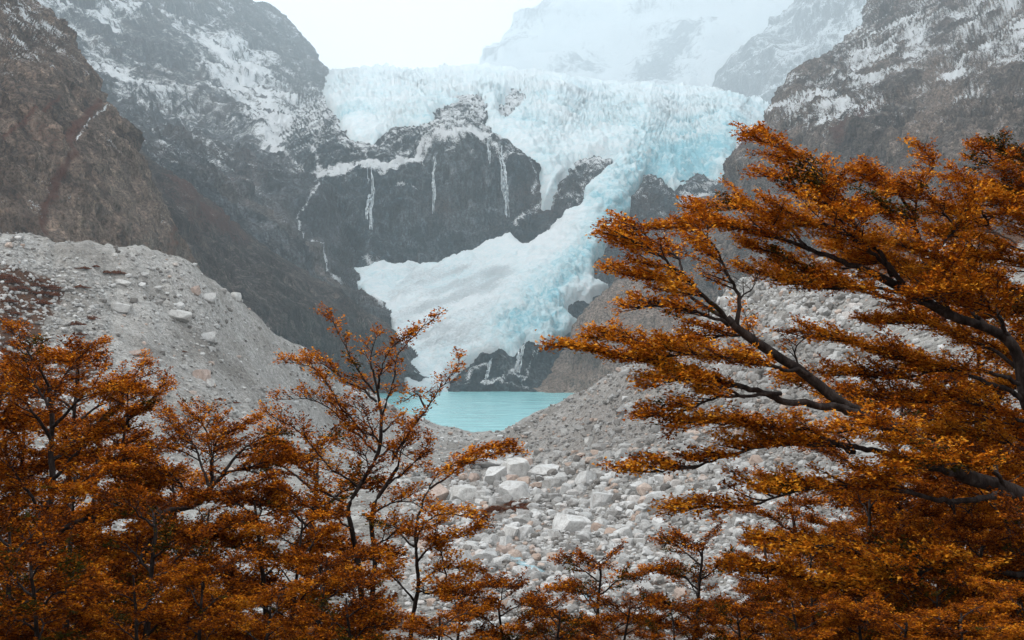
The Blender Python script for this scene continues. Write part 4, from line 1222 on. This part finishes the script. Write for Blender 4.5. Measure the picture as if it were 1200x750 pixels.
# --- the leaning beech on the right
t1 = Tree('beech_tree', 'large orange beech leaning far out over the stone slope on a bare sloping trunk', 11, LEFTWARD, hue=0.09)
t1.trunk(PX((1432, 965, 11.6), (1385, 860, 11.6), (1320, 725, 11.5), (1255, 625, 11.3), (1187, 577, 11.2), (1137, 562, 11), (1100, 533, 10.9), (1040, 500, 10.8), (987, 473, 10.7), (943, 437, 10.6), (900, 410, 10.5), (866, 386, 10.4), (852, 372, 10.4)), 0.15, 0.032)
def L1(pts, *a, **k):
    pts = list(pts)
    pts[-1] = pts[-2] + (pts[-1] - pts[-2]) * 0.55
    return t1.limb(pts, *a, **k)
L1(PX((863, 385, 10.4), (866, 352, 10.4), (858, 326, 10.3), (846, 302, 10.3), (832, 282, 10.2), (818, 268, 10.2)), 0.024, 0.005, 0.42, 0.35, leafy=0.75)
L1(PX((858, 380, 10.4), (830, 360, 10.2), (800, 328, 10.1), (775, 303, 10), (745, 285, 9.9), (712, 272, 9.8)), 0.028, 0.005, 0.5, 0.3)
L1(PX((850, 374, 10.4), (815, 352, 10.6), (780, 328, 10.8), (745, 318, 10.9), (712, 318, 11)), 0.022, 0.005, 0.45, 0.35)
L1(PX((853, 378, 10.4), (820, 368, 10.0), (785, 358, 9.9), (760, 358, 9.8), (742, 364, 9.8)), 0.02, 0.004, 0.38, 0.3, leafy=0.8)
L1(PX((800, 328, 10.1), (790, 300, 10.3), (770, 285, 10.4), (745, 268, 10.4), (725, 258, 10.4)), 0.014, 0.004, 0.4, 0.2)
L1(PX((1050, 504, 10.8), (983, 478, 10.5), (917, 461, 10.3), (833, 444, 10.1), (780, 426, 10), (740, 416, 9.9), (700, 410, 9.8), (664, 404, 9.7)), 0.055, 0.006, 0.55, 0.5)
L1(PX((833, 444, 10.1), (800, 425, 10.3), (760, 405, 10.5), (720, 396, 10.6), (690, 396, 10.6)), 0.02, 0.004, 0.4, 0.2)
L1(PX((900, 410, 10.5), (875, 398, 10.8), (845, 396, 11), (812, 402, 11.2), (775, 398, 11.2)), 0.022, 0.005, 0.5, 0.2)
L1(PX((950, 440, 10.6), (900, 425, 10.2), (850, 415, 10), (800, 412, 9.9), (755, 428, 9.8)), 0.022, 0.005, 0.5, 0.3)
L1(PX((917, 461, 10.3), (870, 464, 10.0), (825, 470, 9.9), (785, 485, 9.8), (748, 490, 9.7)), 0.022, 0.004, 0.45, 0.35)
L1(PX((870, 464, 10), (830, 452, 9.8), (790, 448, 9.8), (760, 455, 9.8)), 0.014, 0.004, 0.42, 0.3)
L1(PX((1137, 562, 11), (1060, 540, 10.6), (980, 524, 10.3), (920, 522, 10.1), (860, 528, 10), (815, 545, 9.9), (775, 550, 9.8), (732, 555, 9.7)), 0.045, 0.005, 0.55, 0.4)
L1(PX((1000, 527, 10.4), (940, 505, 10), (880, 500, 9.9), (830, 498, 9.8), (790, 505, 9.8)), 0.024, 0.004, 0.5, 0.3)
L1(PX((1190, 580, 11.2), (1100, 584, 10.5), (1000, 570, 10.2), (930, 574, 10), (880, 592, 9.9), (830, 592, 9.8), (785, 604, 9.8)), 0.04, 0.005, 0.55, 0.4)
L1(PX((1270, 650, 11.3), (1200, 667, 10.6), (1120, 653, 10.3), (1067, 663, 10.1), (1000, 645, 9.9), (940, 640, 9.8), (880, 628, 9.7)), 0.05, 0.006, 0.6, 0.35)
L1(PX((1120, 653, 10.3), (1050, 690, 10), (980, 690, 9.9), (910, 672, 9.8), (860, 668, 9.8)), 0.03, 0.005, 0.55, 0.25)
L1(PX((1040, 500, 10.8), (1000, 470, 11.2), (960, 450, 11.4), (915, 445, 11.5)), 0.022, 0.005, 0.55, 0.25)
L1(PX((1100, 533, 10.9), (1060, 505, 10.3), (1010, 505, 10), (960, 510, 9.9)), 0.022, 0.005, 0.5, 0.3)
L1(PX((1187, 577, 11.2), (1150, 540, 10.6), (1100, 545, 10.2), (1050, 555, 10), (1000, 560, 9.9)), 0.025, 0.005, 0.55, 0.25)
L1(PX((935, 432, 10.6), (930, 415, 10.6), (936, 402, 10.5), (948, 394, 10.5)), 0.012, 0.003, 0.28, 0.2, leafy=0.05)
L1(PX((866, 352, 10.4), (880, 335, 10.4), (888, 325, 10.4)), 0.010, 0.003, 0.25, 0.2, leafy=0.05)
t1.build()

# --- the tall one behind it
t2 = Tree('beech_tree', 'tall dark-limbed orange beech with a plume of foliage pointing at the ice', 12, (-0.65, -0.08, 0.22), hue=0.09)
t2.trunk(PX((1370, 905, 13), (1330, 780, 12.9), (1280, 640, 12.7), (1235, 540, 12.6), (1203, 470, 12.5), (1182, 397, 12.4), (1112, 366, 12.3), (1062, 340, 12.2), (1005, 312, 12.1)), 0.13, 0.035)
L2 = t2.limb
L2(PX((1060, 340, 12.2), (1022, 292, 12.1), (985, 246, 12), (950, 208, 11.9), (912, 176, 11.8), (884, 160, 11.8)), 0.03, 0.005, 0.48, 0.35, gap=0.06)
L2(PX((985, 246, 12), (965, 205, 12.2), (935, 180, 12.3), (905, 160, 12.3)), 0.016, 0.004, 0.42, 0.1, gap=0.06)
L2(PX((1005, 285, 12.1), (965, 244, 11.8), (925, 215, 11.7), (898, 207, 11.7)), 0.018, 0.004, 0.42, 0.25, gap=0.06)
L2(PX((1020, 290, 12.1), (1000, 250, 12.4), (985, 225, 12.5), (965, 212, 12.5)), 0.018, 0.004, 0.42, 0.25)
L2(PX((1005, 312, 12.1), (950, 292, 11.9), (900, 274, 11.7), (850, 264, 11.6), (808, 264, 11.5), (785, 268, 11.5)), 0.03, 0.005, 0.55, 0.3)
L2(PX((950, 292, 11.9), (910, 262, 12.2), (870, 246, 12.3), (830, 248, 12.3)), 0.02, 0.004, 0.5, 0.2)
L2(PX((1112, 366, 12.3), (1090, 305, 12.6), (1076, 255, 12.7), (1082, 215, 12.7), (1098, 192, 12.7), (1078, 172, 12.6)), 0.028, 0.004, 0.36, 0.5, leafy=0.75)
L2(PX((1085, 290, 12.6), (1060, 255, 12.3), (1030, 250, 12.2), (1000, 255, 12.1)), 0.018, 0.004, 0.5, 0.2)
L2(PX((1090, 305, 12.6), (1122, 265, 12.8), (1140, 230, 12.9), (1125, 205, 12.9)), 0.02, 0.004, 0.45, 0.3)
L2(PX((1122, 265, 12.8), (1095, 240, 12.6), (1070, 225, 12.5), (1050, 228, 12.5)), 0.016, 0.004, 0.45, 0.2)
L2(PX((1112, 366, 12.3), (1050, 348, 12), (980, 340, 11.8), (930, 332, 11.7), (880, 316, 11.6)), 0.028, 0.005, 0.55, 0.35)
L2(PX((1182, 397, 12.4), (1105, 335, 12.8), (1040, 305, 12.9), (985, 290, 12.9)), 0.03, 0.005, 0.6, 0.35)
L2(PX((1203, 470, 12.5), (1120, 430, 12), (1050, 418, 11.8), (985, 402, 11.7), (945, 395, 11.6)), 0.032, 0.005, 0.6, 0.35)
L2(PX((1182, 397, 12.4), (1155, 355, 11.9), (1115, 345, 11.7), (1072, 352, 11.6)), 0.024, 0.005, 0.6, 0.2)
L2(PX((1200, 450, 12.5), (1160, 432, 12.1), (1105, 425, 12), (1050, 440, 11.9), (985, 440, 11.8)), 0.028, 0.005, 0.6, 0.3)
L2(PX((1190, 420, 12.4), (1160, 330, 12.8), (1145, 290, 12.9), (1110, 275, 12.9)), 0.026, 0.005, 0.55, 0.4)
for pts in ([(1150, 385, 12.4), (1120, 320, 12.1), (1085, 300, 11.9), (1040, 285, 11.8)], [(1110, 366, 12.3), (1070, 320, 12.6), (1030, 310, 12.7), (985, 318, 12.7)], [(1190, 430, 12.5), (1140, 395, 12.8), (1085, 385, 12.9), (1030, 378, 12.9)],
            [(1215, 500, 12.6), (1160, 475, 12.1), (1110, 465, 11.9), (1055, 468, 11.8), (1010, 460, 11.8)], [(1235, 540, 12.6), (1180, 520, 12.9), (1120, 510, 13), (1060, 520, 13)], [(1182, 397, 12.4), (1165, 370, 12.9), (1140, 350, 13.1), (1100, 320, 13.2)],
            [(1062, 340, 12.2), (1020, 335, 12.5), (975, 330, 12.6), (925, 300, 12.6), (890, 290, 12.6)], [(1076, 255, 12.7), (1050, 215, 12.8), (1030, 205, 12.8), (1005, 212, 12.8)], [(1140, 235, 12.9), (1155, 262, 13.1), (1120, 250, 13.2)], [(1045, 325, 12.2), (1000, 275, 11.7), (950, 262, 11.5), (915, 245, 11.4)]):
    L2(PX(*pts), r0=0.024, r1=0.005, blen=0.6, start=0.2)
t2.build()

# --- the bushy one at the right edge
t3 = Tree('beech_tree', 'orange beech with bare grey twig ends against the right mountain', 13, (-0.45, -0.1, 0.15), hue=0.09)
t3.trunk(PX((1420, 880, 14), (1370, 700, 13.9), (1320, 560, 13.8), (1270, 430, 13.7), (1230, 330, 13.6), (1205, 270, 13.5)), 0.12, 0.04)
L3 = t3.limb
L3(PX((1215, 290, 13.5), (1190, 235, 13.4), (1175, 200, 13.3), (1152, 178, 13.2)), 0.028, 0.005, 0.5, 0.3)
L3(PX((1230, 330, 13.6), (1200, 260, 13.2), (1180, 240, 13.1), (1150, 235, 13)), 0.028, 0.005, 0.5, 0.4)
L3(PX((1205, 270, 13.5), (1210, 210, 13.5), (1190, 185, 13.5), (1165, 172, 13.4)), 0.024, 0.005, 0.5, 0.3)
L3(PX((1240, 350, 13.6), (1195, 310, 13.2), (1150, 305, 13), (1110, 312, 12.9)), 0.03, 0.005, 0.55, 0.3)
L3(PX((1265, 420, 13.7), (1220, 370, 13.2), (1180, 345, 13), (1140, 335, 12.9)), 0.03, 0.005, 0.6, 0.3)
L3(PX((1290, 480, 13.7), (1230, 440, 13.2), (1190, 420, 13), (1140, 400, 12.9)), 0.03, 0.005, 0.6, 0.3)
L3(PX((1190, 285, 13.5), (1165, 275, 13.3), (1140, 285, 13.2), (1105, 290, 13.1)), 0.012, 0.003, 0.3, 0.2, leafy=0.06, dead=True)
L3(PX((1200, 240, 13.3), (1180, 205, 13.2), (1165, 200, 13.1)), 0.012, 0.003, 0.25, 0.2, leafy=0.06, dead=True)
L3(PX((1330, 590, 13.8), (1260, 520, 13.2), (1190, 500, 13), (1130, 495, 12.9)), 0.032, 0.005, 0.65, 0.35)
for pts in ([(1300, 500, 13.8), (1250, 400, 13.4), (1210, 370, 13.2), (1165, 372, 13.1)], [(1320, 560, 13.8), (1270, 470, 13.3), (1225, 455, 13.1), (1165, 460, 13)], [(1350, 640, 13.8), (1290, 580, 13.4), (1225, 560, 13.2), (1160, 550, 13.1)], [(1225, 310, 13.6), (1230, 250, 13.5), (1205, 225, 13.4), (1180, 228, 13.3)], [(1220, 300, 13.6), (1180, 290, 13.8), (1150, 262, 13.9), (1125, 268, 13.9)]):
    L3(PX(*pts), r0=0.026, r1=0.005, blen=0.62, start=0.2)
t3.build()

# --- the upright young tree in the middle
t4 = Tree('beech_tree', 'slender upright young beech with open twigs reaching up in front of the lake', 14, (0, 0, 0.25), hue=-0.02, density=0.85, wide=0.8)
g4 = P(428, 750, 13)
gz4 = float(ground_z(g4[0], g4[1])[0])
yb4 = YH + F * (H - gz4) / 13
t4.trunk(PX((432, yb4 + 12, 13), (430, 800, 13), (428, 750, 13), (425, 700, 13), (419, 655, 13), (413, 620, 13), (410, 595, 13), (425, 565, 13), (444, 530, 13), (447, 490, 13), (443, 462, 13), (437, 432, 13)), 0.062, 0.012)
t4.trunk(PX((436, yb4 + 12, 12.95), (436, 800, 12.95), (436, 745, 12.95), (437, 690, 12.95), (440, 652, 12.95), (436, 620, 12.9), (440, 590, 12.9), (455, 565, 12.9), (466, 548, 12.9)), 0.05, 0.02, name='stem')
L4 = lambda pts, **k: t4.limb(PX(*pts), **{**dict(r0=0.014, r1=0.0035, blen=0.26, start=0.12, gap=0.06, lift=0.35), **k})
L4([(437, 432, 13), (436, 412, 13), (440, 398, 13)], leafy=0.9, blen=0.18)
L4([(443, 462, 13), (430, 438, 13), (413, 415, 13), (403, 395, 13), (395, 382, 13), (381, 370, 13)], blen=0.18)
L4([(447, 485, 13), (458, 450, 13.1), (466, 420, 13.1), (476, 404, 13.2), (492, 386, 13.2), (509, 372, 13.2)], blen=0.16, leafy=0.85)
L4([(445, 455, 13), (452, 425, 12.8), (462, 405, 12.8), (480, 393, 12.8)], blen=0.18)
L4([(463, 538, 12.9), (480, 506, 12.8), (498, 478, 12.8), (514, 455, 12.8), (530, 436, 12.8), (538, 423, 12.8)], blen=0.17, leafy=0.9)
L4([(498, 478, 12.8), (490, 462, 12.8), (478, 468, 12.8)], blen=0.12)
L4([(432, 512, 13), (405, 482, 12.9), (386, 452, 12.9), (366, 432, 12.9), (338, 425, 12.9)], blen=0.26)
L4([(440, 530, 13), (410, 505, 13.2), (386, 482, 13.2), (360, 466, 13.2), (332, 468, 13.2)], blen=0.28)
L4([(440, 470, 13), (420, 452, 13.2), (405, 445, 13.2), (385, 430, 13.2), (362, 424, 13.2)], blen=0.24)
L4([(448, 505, 13), (462, 494, 13.2), (474, 500, 13.2)], blen=0.18)
L4([(455, 565, 12.9), (480, 548, 12.7), (494, 534, 12.7), (500, 522, 12.7)], blen=0.2)
L4([(466, 548, 12.9), (470, 522, 12.7), (474, 508, 12.7)], blen=0.2)
L4([(418, 570, 13), (390, 548, 12.8), (365, 520, 12.7), (345, 502, 12.7), (322, 490, 12.7)], blen=0.34)
L4([(411, 595, 13), (380, 575, 13.2), (350, 545, 13.3), (325, 520, 13.3)], blen=0.36)
L4([(413, 620, 13), (385, 600, 12.8), (355, 590, 12.7), (330, 575, 12.7)], blen=0.38)
L4([(438, 600, 12.9), (462, 590, 12.7), (485, 588, 12.6), (505, 600, 12.6)], blen=0.36)
L4([(440, 640, 12.9), (465, 625, 12.7), (490, 630, 12.6)], blen=0.38)
L4([(425, 565, 13), (432, 545, 12.6), (420, 525, 12.5), (400, 520, 12.5)], blen=0.34)
L4([(447, 520, 13), (428, 495, 12.7), (418, 478, 12.7)], blen=0.3)
L4([(444, 535, 13), (462, 520, 13.3), (472, 530, 13.4), (490, 545, 13.4)], blen=0.32)
t4.build()

# --- the small tree with one long arching branch
t5 = Tree('beech_tree', 'small beech sending one long arching branch over the pale boulders', 15, (0.3, 0, 0.15), hue=0.03)
g5 = P(482, 740, 12.4)
yb5 = YH + F * (H - float(ground_z(g5[0], g5[1])[0])) / 12.4
t5.trunk(PX((484, yb5 + 12, 12.4), (482, 800, 12.4), (480, 750, 12.4), (482, 718, 12.4), (488, 690, 12.4), (487, 655, 12.4), (486, 625, 12.4), (490, 605, 12.4)), 0.045, 0.014)
L5 = lambda pts, **k: t5.limb(PX(*pts), **{**dict(r0=0.013, r1=0.0035, blen=0.3, start=0.2, gap=0.055), **k})
L5([(490, 605, 12.4), (505, 573, 12.4), (522, 552, 12.4), (545, 538, 12.4), (568, 526, 12.4), (590, 521, 12.4)], blen=0.17, start=0.3, gap=0.035)
L5([(505, 573, 12.4), (525, 556, 12.3), (550, 540, 12.3), (580, 532, 12.3), (600, 530, 12.3)], blen=0.14, start=0.2, gap=0.04)
L5([(487, 660, 12.4), (510, 635, 12.3), (535, 628, 12.2), (552, 622, 12.2)], blen=0.38)
L5([(487, 650, 12.4), (505, 610, 12.2), (525, 604, 12.1), (545, 605, 12.1)], blen=0.34)
L5([(488, 685, 12.4), (520, 665, 12.5), (548, 668, 12.5)], blen=0.36)
L5([(484, 705, 12.4), (460, 680, 12.3), (440, 672, 12.2), (415, 668, 12.2)], blen=0.42)
L5([(486, 640, 12.4), (465, 620, 12.5), (445, 612, 12.5)], blen=0.4)
L5([(488, 690, 12.4), (500, 700, 12.1), (525, 690, 12), (560, 700, 12)], blen=0.4)
L5([(528, 704, 12.3), (520, 668, 12.2), (514, 638, 12.2), (512, 615, 12.2)], blen=0.3, leafy=0.7)
t5.build()

# --- beeches of the left thicket
t6 = Tree('beech_tree', 'spreading orange beech below the left moraine with a long limb rising to a leafy pad', 16, (0.2, -0.1, 0.15), hue=-0.10)  # lower hue: reddish-brown leaf plus some shade put into its colour
g6 = P(45, 700, 14.5)
yb6 = YH + F * (H - float(ground_z(g6[0], g6[1])[0])) / 14.5
t6.trunk(PX((48, yb6 + 12, 14.5), (46, 760, 14.5), (44, 690, 14.5), (46, 640, 14.5), (48, 600, 14.5), (62, 575, 14.5), (58, 530, 14.5), (60, 490, 14.5), (58, 455, 14.5)), 0.11, 0.025)
L6 = lambda pts, **k: t6.limb(PX(*pts), **{**dict(r0=0.026, r1=0.005, blen=0.5, start=0.3, gap=0.052), **k})
L6([(48, 640, 14.5), (75, 620, 14.3), (112, 598, 14.2), (135, 575, 14.1), (152, 500, 14.1), (173, 475, 14.1), (186, 455, 14.1)], r0=0.05)
L6([(152, 500, 14.1), (150, 470, 14.3), (160, 445, 14.4), (165, 428, 14.4)], r0=0.018, blen=0.4, start=0.2)
L6([(58, 455, 14.5), (45, 430, 14.4), (25, 405, 14.4), (15, 390, 14.4)], r0=0.02, blen=0.42, start=0.2)
L6([(60, 480, 14.5), (75, 445, 14.6), (90, 420, 14.7), (112, 405, 14.7)], r0=0.018, blen=0.38, start=0.3)
L6([(60, 520, 14.5), (35, 480, 14.2), (10, 460, 14.1), (-20, 450, 14)], blen=0.55)
L6([(60, 500, 14.5), (90, 470, 14.2), (115, 452, 14.1), (140, 455, 14)], blen=0.5)
L6([(62, 560, 14.5), (95, 530, 14.1), (125, 505, 14), (150, 485, 13.9)], blen=0.5)
L6([(60, 540, 14.5), (100, 510, 14.8), (130, 480, 15), (120, 460, 15)], blen=0.55)
L6([(50, 600, 14.5), (20, 560, 14.2), (0, 520, 14), (-30, 505, 14)], blen=0.6)
L6([(62, 570, 14.5), (100, 555, 14), (150, 535, 13.8), (190, 525, 13.7)], blen=0.6)
L6([(112, 598, 14.2), (140, 590, 14), (170, 560, 13.9), (200, 555, 13.8)], blen=0.5)
L6([(46, 640, 14.5), (10, 610, 14), (-25, 590, 13.8)], blen=0.6)
L6([(45, 660, 14.5), (80, 660, 13.9), (120, 650, 13.6)], blen=0.6)
L6([(60, 480, 14.5), (40, 445, 14.9), (30, 420, 15)], blen=0.5)
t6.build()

t7 = Tree('beech_tree', 'flat-topped orange beech with a crooked dark limb in front of pale gravel', 17, (0.25, 0, 0.12), hue=-0.10)  # hue lowered here too, part browner leaf, part painted shade
g7 = P(205, 720, 13.5)
yb7 = YH + F * (H - float(ground_z(g7[0], g7[1])[0])) / 13.5
t7.trunk(PX((150, yb7 + 12, 13.5), (155, 740, 13.5), (165, 670, 13.5), (175, 630, 13.5), (192, 601, 13.5), (222, 594, 13.5), (240, 582, 13.4), (250, 565, 13.4)), 0.08, 0.03)
L7 = lambda pts, **k: t7.limb(PX(*pts), **{**dict(r0=0.022, r1=0.005, blen=0.5, start=0.3, gap=0.052), **k})
L7([(245, 575, 13.4), (262, 556, 13.3), (290, 547, 13.2), (320, 538, 13.1)], r0=0.03)
L7([(250, 565, 13.4), (255, 535, 13.3), (265, 512, 13.2), (285, 498, 13.2)])
L7([(248, 570, 13.4), (232, 535, 13.6), (215, 505, 13.7), (205, 490, 13.7)])
L7([(250, 565, 13.4), (245, 530, 13.8), (240, 500, 13.9), (225, 485, 14)])
L7([(262, 556, 13.3), (285, 530, 13.5), (305, 515, 13.6), (322, 510, 13.6)])
L7([(240, 582, 13.4), (260, 575, 13), (285, 568, 12.8), (305, 562, 12.8)], blen=0.4)
L7([(222, 594, 13.5), (205, 560, 13.2), (185, 545, 13.1), (165, 535, 13)])
L7([(192, 601, 13.5), (170, 580, 13.8), (150, 565, 13.9)])
L7([(175, 630, 13.5), (200, 625, 13.1), (235, 620, 12.9), (265, 615, 12.8)], blen=0.55)
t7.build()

# --- free-grown beeches for the rest of the thickets: a few are grown, the others are copies turned and scaled
def grown(name, label, seed, height, hue, group, green=0.0):
    t = Tree(name, label, seed, (0, 0, 0.05), group=group, hue=hue - 0.17, green=green, leaf=0.035)  # hue lowered: browner leaves, and the dimness of the low thickets painted in
    r = t.r
    top = np.array([r.normal(0, 0.12), r.normal(0, 0.12), height])
    mid = np.array([r.normal(0, 0.12), r.normal(0, 0.12), height * 0.5])
    tr = t.trunk([np.array([0, 0, -0.3]), np.array([r.normal(0, 0.05), r.normal(0, 0.05), height * 0.22]), mid, top], 0.05 + 0.012 * height, 0.012)
    n = 15
    for k in range(n):
        h = height * (0.26 + 0.72 * (k + r.uniform(0, 0.7)) / n)
        i = int(np.argmin(np.abs(tr[:, 2] - h)))
        a = k * 2.4 + r.normal(0, 0.4)
        ln = (0.35 + 0.85 * (1 - (h / height)) ** 0.7) * height * 0.30 * r.uniform(0.8, 1.2)
        d = np.array([math.cos(a), math.sin(a), 0])
        t.limb([tr[i], tr[i] + d * ln * 0.4 + UP * ln * 0.28, tr[i] + d * ln * 0.75 + UP * ln * 0.42 + r.normal(0, 0.04, 3), tr[i] + d * ln + UP * ln * 0.46], 0.016, 0.004, 0.44, 0.25, 0.055)
    t.height = height
    t.build(root_at=(0, 0, 0))
    return t
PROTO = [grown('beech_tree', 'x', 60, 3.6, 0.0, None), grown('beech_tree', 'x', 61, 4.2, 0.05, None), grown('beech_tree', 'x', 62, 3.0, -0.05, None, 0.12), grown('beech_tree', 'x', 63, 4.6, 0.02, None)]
def copy_tree(src):
    c = src.copy()
    COL.objects.link(c)
    for ch in src.children:
        k = ch.copy()
        COL.objects.link(k)
        k.parent = c
    return c
used = set()
def plant(pid, px, ytop, d, label, group=None, rot=None, wide=1.0):
    src = PROTO[pid].root
    x = (px - 600) / F * d
    gz = float(ground_z(x, d)[0])
    zt = H + (YH - ytop) / F * d
    if pid in used:
        o = copy_tree(src)
    else:
        o = src
        used.add(pid)
    s = (zt - gz) / PROTO[pid].height
    o.location = (x, d, gz)
    sw = min(max(s, 0.55), 1.5) * wide
    o.scale = (sw, sw, s)
    o.rotation_euler = (0, 0, rng.uniform(0, 6.28) if rot is None else rot)
    o['label'] = label
    if group:
        o['group'] = group
    elif 'group' in o:
        del o['group']
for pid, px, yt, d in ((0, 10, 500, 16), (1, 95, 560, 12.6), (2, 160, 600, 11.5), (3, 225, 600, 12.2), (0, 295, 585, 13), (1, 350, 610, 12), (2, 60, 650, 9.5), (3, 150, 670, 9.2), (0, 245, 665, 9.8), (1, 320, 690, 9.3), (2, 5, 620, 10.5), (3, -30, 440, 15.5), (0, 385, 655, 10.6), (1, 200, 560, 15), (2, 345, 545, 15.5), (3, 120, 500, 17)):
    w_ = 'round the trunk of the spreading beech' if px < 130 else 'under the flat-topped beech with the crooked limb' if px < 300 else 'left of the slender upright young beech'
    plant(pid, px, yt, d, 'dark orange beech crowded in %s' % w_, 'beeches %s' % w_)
plant(1, 75, 430, 19, 'orange beech top rising behind the spreading beech onto the moraine gravel')
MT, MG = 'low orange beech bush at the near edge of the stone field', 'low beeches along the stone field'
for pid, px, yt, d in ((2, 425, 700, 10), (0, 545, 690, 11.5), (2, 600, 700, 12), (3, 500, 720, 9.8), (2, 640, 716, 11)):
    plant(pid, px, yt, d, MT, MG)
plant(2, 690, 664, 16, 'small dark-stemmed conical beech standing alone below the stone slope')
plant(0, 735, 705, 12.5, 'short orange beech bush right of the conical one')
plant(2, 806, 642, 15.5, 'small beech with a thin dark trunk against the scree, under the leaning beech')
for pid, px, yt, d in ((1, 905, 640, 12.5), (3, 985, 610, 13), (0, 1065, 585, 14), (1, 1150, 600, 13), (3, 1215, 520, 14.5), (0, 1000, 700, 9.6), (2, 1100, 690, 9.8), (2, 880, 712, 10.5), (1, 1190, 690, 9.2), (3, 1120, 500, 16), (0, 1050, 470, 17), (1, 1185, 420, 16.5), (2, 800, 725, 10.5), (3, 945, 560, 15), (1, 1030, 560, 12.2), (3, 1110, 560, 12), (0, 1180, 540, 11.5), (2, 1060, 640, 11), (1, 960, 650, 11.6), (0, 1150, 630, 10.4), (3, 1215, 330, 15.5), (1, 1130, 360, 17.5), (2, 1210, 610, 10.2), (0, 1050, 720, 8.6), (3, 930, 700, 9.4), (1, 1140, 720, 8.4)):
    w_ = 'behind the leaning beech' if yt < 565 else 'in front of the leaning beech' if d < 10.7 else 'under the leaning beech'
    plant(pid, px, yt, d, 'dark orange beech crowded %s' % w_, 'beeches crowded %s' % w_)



# unseen beeches added around and behind the viewpoint to shade the near trees
WT, WG = 'tall orange beech added out of view to shade the near trees', 'unseen beeches added for shade'
for k, (x_, y_, h_) in enumerate(((-8.6, 8.5, 9.5), (-9.6, 12.5, 9), (-12.5, 16.5, 8), (-7.2, 6.5, 9), (8.8, 8.5, 9), (10.2, 12, 9), (-5.5, 5.0, 7.5), (5.8, 5.2, 7.5), (-4.2, 1.5, 8.5), (4.4, 1.0, 8.5), (-7.5, 3.5, 8.5), (-9, -1, 9), (-5.5, -3.5, 9), (-1.5, -5, 9), (2.5, -4.5, 9), (6.5, -3, 9), (9, 1, 8.5), (8.2, 4.5, 7.5), (-12, 5, 9), (-4, -8, 10), (1, -9, 10), (6, -8, 10), (12, 5, 9), (-11, -6, 10), (11, -5, 10))):
    o = copy_tree(PROTO[k % 4].root)
    s_ = h_ / PROTO[k % 4].height
    o.location = (x_, y_, float(ground_z(x_, y_)[0]))
    o.scale = (s_ * 1.15, s_ * 1.15, s_)
    o.rotation_euler = (0, 0, k * 1.7)
    o['label'], o['group'] = WT, WG
